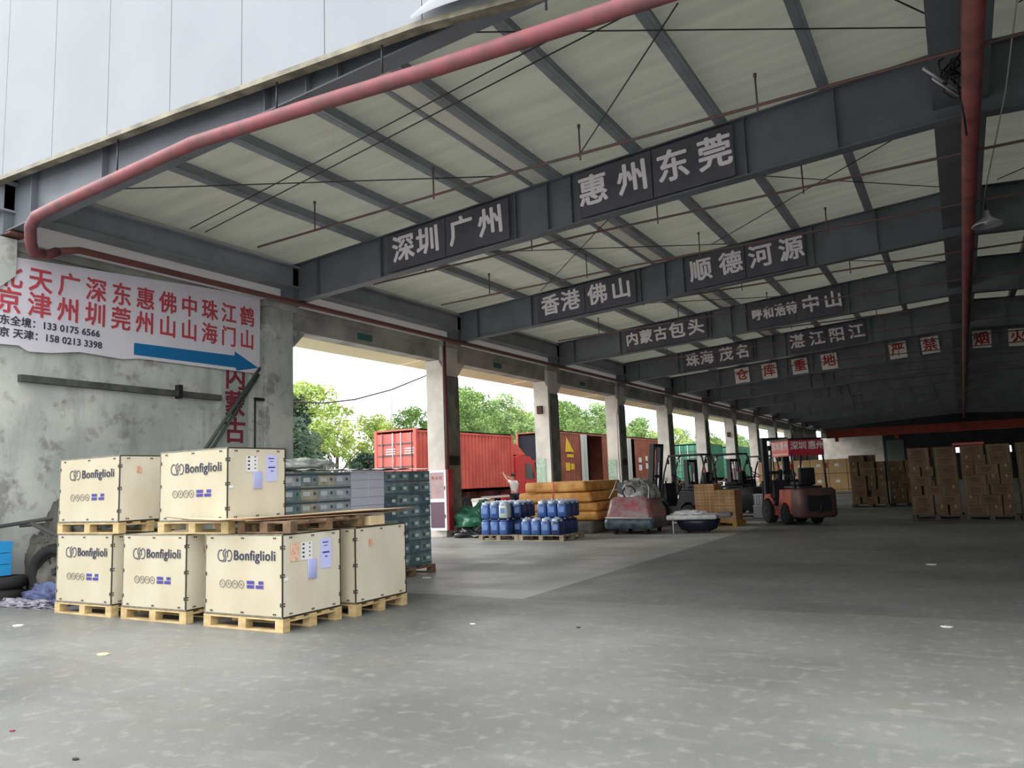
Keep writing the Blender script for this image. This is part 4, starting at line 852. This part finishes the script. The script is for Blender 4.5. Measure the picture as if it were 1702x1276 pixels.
# roof board of the orange forklift: two red faces with white characters
rf = mat('board_red',(176,44,60),.5); rl = mat('board_salmon',(224,120,104),.5)
sb = ob('side_board', B().box(-.9,.16,.505,.53,1.92,2.36), rl, fo); 
for i, ch in enumerate('深圳'): txt(ch, .25, M_white, 'character', sb, (.02-.27*i,.533,2.19), (math.pi/2,0,math.pi), bold=.004, depth=.001)
for i, ch in enumerate('惠州'): txt(ch, .25, M_white, 'character', sb, (-.53-.27*i,.533,2.19), (math.pi/2,0,math.pi), bold=.004, depth=.001)
for i in range(12): ob('small_print', B().box(.08-.08*i-.05,.08-.08*i,.53,.532,1.96,2.0), M_white, sb)
sb2 = ob('rear_board', B().box(-.935,-.91,-.5,.53,1.92,2.36), rf, fo)
for i, ch in enumerate('深圳'): txt(ch, .25, M_white, 'character', sb2, (-.938,.36-.24*i,2.19), (math.pi/2,0,-math.pi/2), bold=.004, depth=.001)
for i, ch in enumerate('惠州'): txt(ch, .25, M_white, 'character', sb2, (-.938,-.16-.24*i,2.19), (math.pi/2,0,-math.pi/2), bold=.004, depth=.001)
forklift('black forklift with a tall raked mast behind the wrapped red machine', -8.1, 25.2, math.radians(176), M_forkblack, 2.55, .10, 2.18)
forklift('black forklift with empty guard frame, behind the strapped brown stacks', -7.5, 27.6, math.radians(172), M_forkblack, 2.0, 0, 2.2)
forklift('dark red forklift standing farthest back behind the strapped brown stacks', -6.6, 30.0, math.radians(165), M_forkred, 2.0, 0, 2.12)
tag(ob('grey_bags', B().blob((-8.75,22.9,0),(.75,.8,.85),15,.2,2.4,24,10), mat('grey_bagfilm',(132,118,116),.4,vs=6,c2=(88,80,80),bump=.6,bs=9)), 'grey film wrapped bundle between the red machine and the black forklift', 'bundle')
# ================================================================== CRANE BEAM
t = thing('crane_beam', 'long red overhead crane beam across the far end of the hall', 'crane')
ob('girder', B().box(-11.8,13.2,84.6,85.2,4.75,5.45), M_crane, t); ob('flange', B().box(-11.8,13.2,84.5,85.3,5.45,5.52).box(-11.8,13.2,84.5,85.3,4.70,4.75), M_crane, t)
for x in (-11.0,-5.5): ob('hanging_bracket', B().box(x,x+.3,84.7,85.0,4.3,4.7), M_crane, t)
# ================================================================== YARD: CONTAINERS AND TRUCKS
def cont(label, xr, y0, L_, z0, m, H=2.75, open_=None, doors=True, W_=2.44, marks=None):
    t = thing('shipping_container', label, 'container', (xr-W_, y0, z0))
    p_ = .26
    def side(a, c, x, inward):
        b = B(); n = int((c-a)/p_); P = []
        for i in range(n):
            q = a+(c-a)*i/n; s_ = (c-a)/n
            P += [(x,q),(x,q+s_*.3),(x+inward*.06,q+s_*.5),(x+inward*.06,q+s_*.8)]
        P.append((x,c)); vs = [(u,v,.15) for u, v in P]+[(u,v,H-.12) for u, v in P]; k = len(P)
        b.add(vs, [(i,i+1,k+i+1,k+i) for i in range(k-1)]); return b
    if open_:
        ob('side_wall', side(.08,open_[0],W_-.03,-1), m, t); ob('side_wall', side(open_[1],L_-.08,W_-.03,-1), m, t)
        ob('interior_shade', B().box(.1,W_-.9,open_[0]-.2,open_[1]+.2,.15,H-.15), M_void, t)  # solid dark block in place of the shaded inside
        b = side(0, .75, 0, 1); o = ob('open_door_leaf', b, M_contwhite, t, (W_+.02, open_[0]-.78, 0))
    else: ob('side_wall', side(.08,L_-.08,W_-.03,-1), m, t)
    ob('side_wall', side(.08,L_-.08,.03,1), m, t)
    ob('roof', B().box(.02,W_-.02,.02,L_-.02,H-.05,H), m, t); ob('floor_pan', B().box(.02,W_-.02,.02,L_-.02,.0,.12), m, t); ob('front_wall', B().box(.1,W_-.1,L_-.06,L_-.02,.12,H-.05), m, t)
    for x in (0,W_-.12):
        for y in (0,L_-.12): ob('corner_post', B().box(x,x+.12,y,y+.12,0,H), m, t)
        ob('top_rail', B().box(x+.02,x+.10,.12,L_-.12,H-.13,H-.0), m, t); ob('bottom_rail', B().box(x+.02,x+.10,.12,L_-.12,0,.15), m, t)
    if doors:
        for i in range(2):
            xa = .12+i*(W_/2-.12)+.01*i; xb = xa+W_/2-.14
            d = ob('door', B().box(xa,xb,.02,.06,.14,H-.14), m, t)
            for k in range(5): ob('door_rib', B().box(xa+.04,xb-.04,.0,.02,.14+k*(H-.28)/5,.20+k*(H-.28)/5), M_contdark, d)
            for k in range(2): ob('locking_bar', B().cyl((xa+.3+.5*k,-.02,.12),(xa+.3+.5*k,-.02,H-.12),.022,6), M_lamp if k == 1-i else M_contdark, d)
            for k in range(3): ob('white_marking', B().box(xa+.45,xa+.9,-.003,.0,H*.62+.09*k,H*.62+.04+.09*k), M_white, d)
    if marks:
        for (ya, za, w_, h_, mm) in marks: ob('painted_mark', B().box(W_-.03,W_-.022,ya,ya+w_,za,za+h_), mm, t)
    return t
def chassis(label, x0, y0, L_, z=1.2, W_=2.3):
    t = thing('trailer_chassis', label, 'trailer', (x0, y0, 0))
    for s_ in (.6,W_-.7): ob('long_beam', B().box(s_,s_+.12,0,L_,z-.32,z-.01), M_chassis, t)
    for k in range(5): ob('cross_beam', B().box(.1,W_,k*(L_-.2)/4,k*(L_-.2)/4+.15,z-.2,z-.011), M_chassis, t)
    for s_ in (.22,W_-.1):
        for k in range(3):
            b = B(); wheel(b,(s_,.9+1.15*k,.5),.5,.36,'x'); ob('wheel', b, [M_rubber,M_dark], t)
        ob('mudflap', B().box(s_-.25,s_+.25,.12,.14,.3,.9), M_black, t)
    [ob('side_rail', B().box(W_+.02,W_+.06,4.4,L_-.3,z_,z_+.08), M_white, t) for z_ in (.55,.85)]
    ob('tool_box', B().box(W_-.3,W_,4.7,5.5,.4,.8), M_sheetply, t); return t
cont('red shipping container on a truck, its doors facing the camera', -17.5, 23.0, 7.2, 1.17, M_contred, 2.45, W_=2.0)
chassis('truck chassis with wheels under the red container', -19.5, 23.1, 7.0, 1.17, 1.9)
# cab
t = thing('truck_cab', 'red truck cab in front of the red container', 'truck', (-19.45, 30.4, 0)); t.scale = (.82,.87,.87)
b = B(); b.prism([(0,.9),(0,3.0),(.35,3.1),(1.5,3.05),(1.95,2.7),(2.25,1.7),(2.3,.5),(1.9,.5),(1.8,.95),(1.2,1.15),(.7,.95),(.6,.9)], 0, 2.4, 'x'); ob('cab_body', b, M_truckred, t)
ob('wind_deflector', B().prism([(.1,3.12),(.1,3.72),(.35,3.70),(1.3,3.12)], .15, 2.25, 'x'), M_contred, t)
ob('side_window', B().prism([(.95,1.85),(.95,2.65),(1.6,2.65),(1.95,1.85)], 2.401, 2.415, 'x'), M_glass, t); ob('windscreen', B().prism([(2.16,1.75),(1.92,2.65),(1.94,2.67),(2.19,1.77)], .2, 2.2, 'x'), M_glass, t)
ob('sun_visor', B().box(.1,2.3,1.9,2.3,2.72,2.85), M_truckred, t); ob('mirror', B().box(2.55,2.7,2.2,2.3,1.9,2.6).cyl((2.4,2.1,2.6),(2.6,2.25,2.65),.02,6).cyl((2.4,2.1,2.0),(2.6,2.25,1.95),.02,6), M_black, t)
ob('door_panel', B().box(2.401,2.41,.85,1.9,.95,1.8), M_truckred, t); ob('bumper', B().box(0,2.4,2.25,2.45,.35,.85), M_truckred, t)
for x in (.2,2.2):
    b = B(); wheel(b,(x,1.2,.5),.5,.32,'x'); ob('wheel', b, [M_rubber,M_dark], t)
cont('dark grey container standing open behind the red truck cab', -21.6, 42.0, 6, 1.2, M_contdark, 2.9)
chassis('chassis under the dark grey container', -24.0, 42.1, 5.9)
br = [(.95,1.42,.75,.16,M_yellow),(.75,.75,.5,.4,M_yellow),(1.35,.8,.4,.3,M_yellow)]
cont('brown container with a yellow triangle and an open side door', -17.2, 34.2, 6.6, 1.2, M_contbrown, 2.75, open_=(3.3,5.4), marks=br, doors=False)
ob('yellow_triangle', B().prism([(.75,1.7),(1.75,1.7),(.95,2.45)], 2.412, 2.42, 'x'), M_yellow, bpy.data.objects['shipping_container.002'])
ob('opening_shade', B().box(.12,2.32,.10,.3,.15,2.62), M_void, bpy.data.objects['shipping_container.002'])  # dark block paints the shade of the open end
chassis('chassis under the brown container with the open side', -19.6, 34.4, 6.3)
wm = [(.6,.8,.45,.35,M_white),(.6,1.3,.4,.3,M_white),(3.2,.7,.5,.35,M_white),(3.2,1.2,.5,.3,M_white),(4.4,.8,.4,.35,M_white),(4.4,1.3,.4,.3,M_white)]
cont('brown container with white lettering, a narrow dark gap in its side', -17.3, 42.2, 9.0, 1.2, M_contbrown, 2.75, open_=(1.9,2.6), marks=wm)
chassis('chassis under the brown container with white lettering', -19.7, 42.3, 8.8)
cont('green container with its end turned to the hall, nearest of the green ones', -16.9, 57.0, 6.5, 1.1, M_contgreen, 2.75)
chassis('chassis under the nearest green container', -19.3, 57.1, 6.4, 1.1)
cont('green container with white markings, second of the green ones', -17.0, 67.0, 9.0, 1.1, M_contgreen, 2.75, marks=[(1,1.2,.8,.25,M_white),(1,1.7,.8,.25,M_white),(1,.7,.8,.25,M_white)])
chassis('chassis under the second green container', -19.4, 67.1, 8.8, 1.1)
cont('farthest green container with a dark open side', -17.0, 80.0, 12.0, 1.1, M_contgreen, 2.75, open_=(2,8))
chassis('chassis under the farthest green container', -19.4, 80.1, 11.8, 1.1)
# ================================================================== PERSON
def skin_mesh(name, verts, edges, radii, m, sub=2):
    me = bpy.data.meshes.new(name); me.from_pydata(verts, edges, [])
    o = bpy.data.objects.new(name, me); COL.objects.link(o)
    md = o.modifiers.new('s','SKIN'); md.use_smooth_shade = True
    sv = me.skin_vertices[0].data
    for i, r in enumerate(radii): sv[i].radius = r if isinstance(r,tuple) else (r,r); sv[i].use_root = (i == 0)
    ss = o.modifiers.new('u','SUBSURF'); ss.levels = sub; ss.render_levels = sub
    bpy.context.view_layer.update(); dg = bpy.context.evaluated_depsgraph_get(); out = bpy.data.meshes.new_from_object(o.evaluated_get(dg))
    bpy.data.objects.remove(o); out.materials.clear(); out.materials.append(m)
    for p_ in out.polygons: p_.use_smooth = True
    return out
t = thing('person', 'person in a white shirt and dark trousers reaching up to the red container', 'person', (-16.3,28.1,0), math.radians(165)); t.scale = (1.04,1.04,1.04)
# faces +x; both arms raised forward
V = [(0,0,.95),(0,0,1.15),(0.01,0,1.36),(0.02,0,1.47),(0.04,0,1.54),(.06,0,1.63),(.05,0,1.73), (0,.17,1.41),(.22,.20,1.55),(.42,.15,1.75),(.48,.13,1.80), (0,-.17,1.41),(.22,-.20,1.48),(.44,-.15,1.62),(.50,-.13,1.66), (0,.09,.90),(.03,.11,.50),(-.02,.12,.09),(.12,.13,.04), (0,-.09,.90),(-.03,-.11,.50),(-.10,-.12,.09),(.04,-.13,.04)]
Ed = [(0,1),(1,2),(2,3),(3,4),(4,5),(5,6),(2,7),(7,8),(8,9),(9,10),(2,11),(11,12),(12,13),(13,14),(0,15),(15,16),(16,17),(17,18),(0,19),(19,20),(20,21),(21,22)]
Rr = [(.13,.11),(.13,.10),(.15,.10),(.055,.055),(.055,.055),(.095,.08),(.075,.065),.06,.045,.035,.03,.06,.045,.035,.03,.085,.06,.045,.035,.085,.06,.045,.035]
put('body', skin_mesh('body', V, Ed, Rr, M_skin), t)
put('shirt', skin_mesh('shirt', [V[0],V[1],V[2],V[7],(.14,.19,1.49),V[11],(.14,-.19,1.45)], [(0,1),(1,2),(2,3),(3,4),(2,5),(5,6)], [(.16,.13),(.155,.125),(.17,.12),.085,.07,.085,.07], M_shirt), t)
put('trousers', skin_mesh('trousers', [(0,0,.97),V[15],V[16],V[17],V[19],V[20],V[21]], [(0,1),(1,2),(2,3),(0,4),(4,5),(5,6)], [(.15,.125),.105,.08,.07,.105,.08,.07], M_trous), t)
put('hair', B().blob((.035,0,1.66),(.115,.098,.13),1,.06,2,16,8).mesh('hair', M_hair), t)
ob('nose', B().cyl((.14,0,1.655),(.165,0,1.635),.014,6), M_skin, t)
for s_ in (-1,1): ob('ear', B().rbox(.035,.065,s_*.092-.012,s_*.092+.012,1.62,1.68,.01), M_skin, t); ob('shoe', B().rbox(-.06 if s_ > 0 else -.14,.2 if s_ > 0 else .12,s_*.125-.05,s_*.125+.05,0,.09,.04), M_black, t)
for s_, hx, hz in ((1,.48,1.80),(-1,.50,1.66)):
    hb = B(); y = s_*.13; hb.rbox(hx-.02,hx+.07,y-.02,y+.02,hz-.035,hz+.045,.015)
    for k, ln in enumerate((.06,.075,.07,.055)): zz = hz+.036-.022*k; hb.tube([(hx+.06,y,zz),(hx+.06+ln*.6,y-s_*.01,zz+.005),(hx+.06+ln,y-s_*.03,zz)], .009, 5)
    hb.tube([(hx,y,hz+.04),(hx+.02,y-s_*.035,hz+.07),(hx+.05,y-s_*.05,hz+.085)], .010, 5); ob('hand', hb, M_skin, t)
# ================================================================== YARD TREES, WIRE, POLE
tag(ob('overhead_wire', B().tube([(-15.6,13.0,3.92),(-15.5,14.4,3.84),(-15.4,16.0,3.90),(-15.3,17.2,4.08),(-15.2,18.8,4.5),(-15.0,20.5,5.13),(-14.6,22.0,5.3)], .022, 6), M_rod), 'black wire sagging outside the nearest open bay', 'wire')
tag(ob('distant_pole', B().cyl((-45,55.5,0),(-45,55.5,10.1),.16,8), mat('pale_pole',(170,172,170),.8)), 'grey pole rising above the trees outside the nearest bay', 'pole')
def leaf_mesh(seed, nclump, R_, H0, H1, per, size, m):
    """crown of small leaf quads gathered in clumps"""
    rnd = random.Random(seed); vs = []; fs = []
    for c in range(nclump):
        th = rnd.uniform(0,2*math.pi); u = rnd.random(); hh = H0+(H1-H0)*rnd.random()**.8
        prof = math.sin(math.pi*min(1,max(.05,(hh-H0+.15*(H1-H0))/(1.15*(H1-H0)))))**.6
        rr = R_*prof*math.sqrt(u); cx, cy = rr*math.cos(th), rr*math.sin(th); cr = rnd.uniform(.5,1.1)*R_*.36
        for k in range(per):
            d = Vector((rnd.gauss(0,1),rnd.gauss(0,1),rnd.gauss(0,1))).normalized()*cr*rnd.uniform(.5,1)
            p_ = Vector((cx,cy,hh))+Vector((d.x,d.y,d.z*.7)); a = Vector((rnd.gauss(0,1),rnd.gauss(0,1),rnd.gauss(0,.7))).normalized(); e = a.orthogonal().normalized(); s_ = size*rnd.uniform(.6,1.2)
            o = len(vs); vs += [tuple(p_-a*s_*.8), tuple(p_+e*s_*.4), tuple(p_+a*s_*.8), tuple(p_-e*s_*.4)]; fs.append((o,o+1,o+2,o+3))
    me = bpy.data.meshes.new('foliage'); me.from_pydata(vs, [], fs); me.materials.append(m); return me
def trunk_mesh(seed, H, m, spread=1.6):
    rnd = random.Random(seed); b = B(); P = [(0,0,0)]
    for k in range(1,6): P.append((rnd.uniform(-.15,.15)*k*.5, rnd.uniform(-.15,.15)*k*.5, H*.16*k))
    b.tube(P, [.22,.18,.15,.12,.09,.05], 8)
    for k in range(9):
        z = H*rnd.uniform(.22,.7); a = rnd.uniform(0,6.28); l = rnd.uniform(1.2,2.6)*spread/1.6
        b.tube([(0,0,z),(l*.4*math.cos(a),l*.4*math.sin(a),z+l*.5),(l*math.cos(a),l*math.sin(a),z+l*1.05)],[.07,.05,.02],5)
    return b.mesh('trunk', m)
kinds = {'green': (leaf_mesh(1,62,3.4,3.0,9.0,190,.185,M_leaf), trunk_mesh(1,9,M_trunk)), 'yellow': (leaf_mesh(2,44,3.0,2.8,8.4,170,.175,M_leafy), trunk_mesh(2,8.5,M_trunk)),
         'dark': (leaf_mesh(3,80,3.3,.6,7.4,220,.19,M_leafd), trunk_mesh(3,7,M_trunk)), 'sparse': (leaf_mesh(4,22,2.6,4.2,8.2,70,.2,M_leafy), trunk_mesh(4,8.5,M_trunk,2.4))}
ol = ['first','second','third','fourth','fifth','sixth','seventh','eighth','ninth','tenth','eleventh','twelfth','thirteenth','fourteenth','fifteenth','sixteenth','seventeenth','eighteenth','nineteenth','twentieth','twenty-first','twenty-second','twenty-third']
TR = [(-37,33.5,'dark',1.02),(-41,41,'yellow',1.1),(-36,41.5,'dark',.5),(-43,46.0,'sparse',1.0),(-41,48.5,'yellow',.86),(-40,52.5,'green',.86),(-38,55.5,'green',.95),(-40,60.5,'green',1.1),(-39,65.5,'green',1.08),(-41,71,'yellow',1.1),(-39,76,'green',1.12),(-40,82,'green',1.12),(-39,88,'green',1.15),(-41,95,'green',1.1),(-38,101,'green',1.02),(-41,109,'yellow',1.1),(-39,117,'sparse',1.1),(-41,126,'green',1.0),(-39,136,'green',.98),(-41,148,'yellow',1.0),(-40,162,'green',1.0),(-33,31.5,'dark',.72),(-46,36,'yellow',1.1)]
adj = {'dark':'dark green dense tree','yellow':'yellow green tree','green':'mid green leafy tree','sparse':'thin sparse tree'}
for i, (x, y, k, s_) in enumerate(TR):
    fm, tm = kinds[k]
    t = thing('tree', '%s beyond the yard, %s in the row counted from the left wall' % (adj[k], ol[i]), 'tree', (x,y,0), random.uniform(0,6.28), None); t.scale = (s_,)*3
    put('trunk', tm, t); tag(put('foliage', fm, t), kind='stuff')
b = B(); b.box(-52,-50,20,190,0,1.9); struct('yard_hedge', b, mat('hedge',(120,136,108),.9,vs=1.2,c2=(86,104,78)))
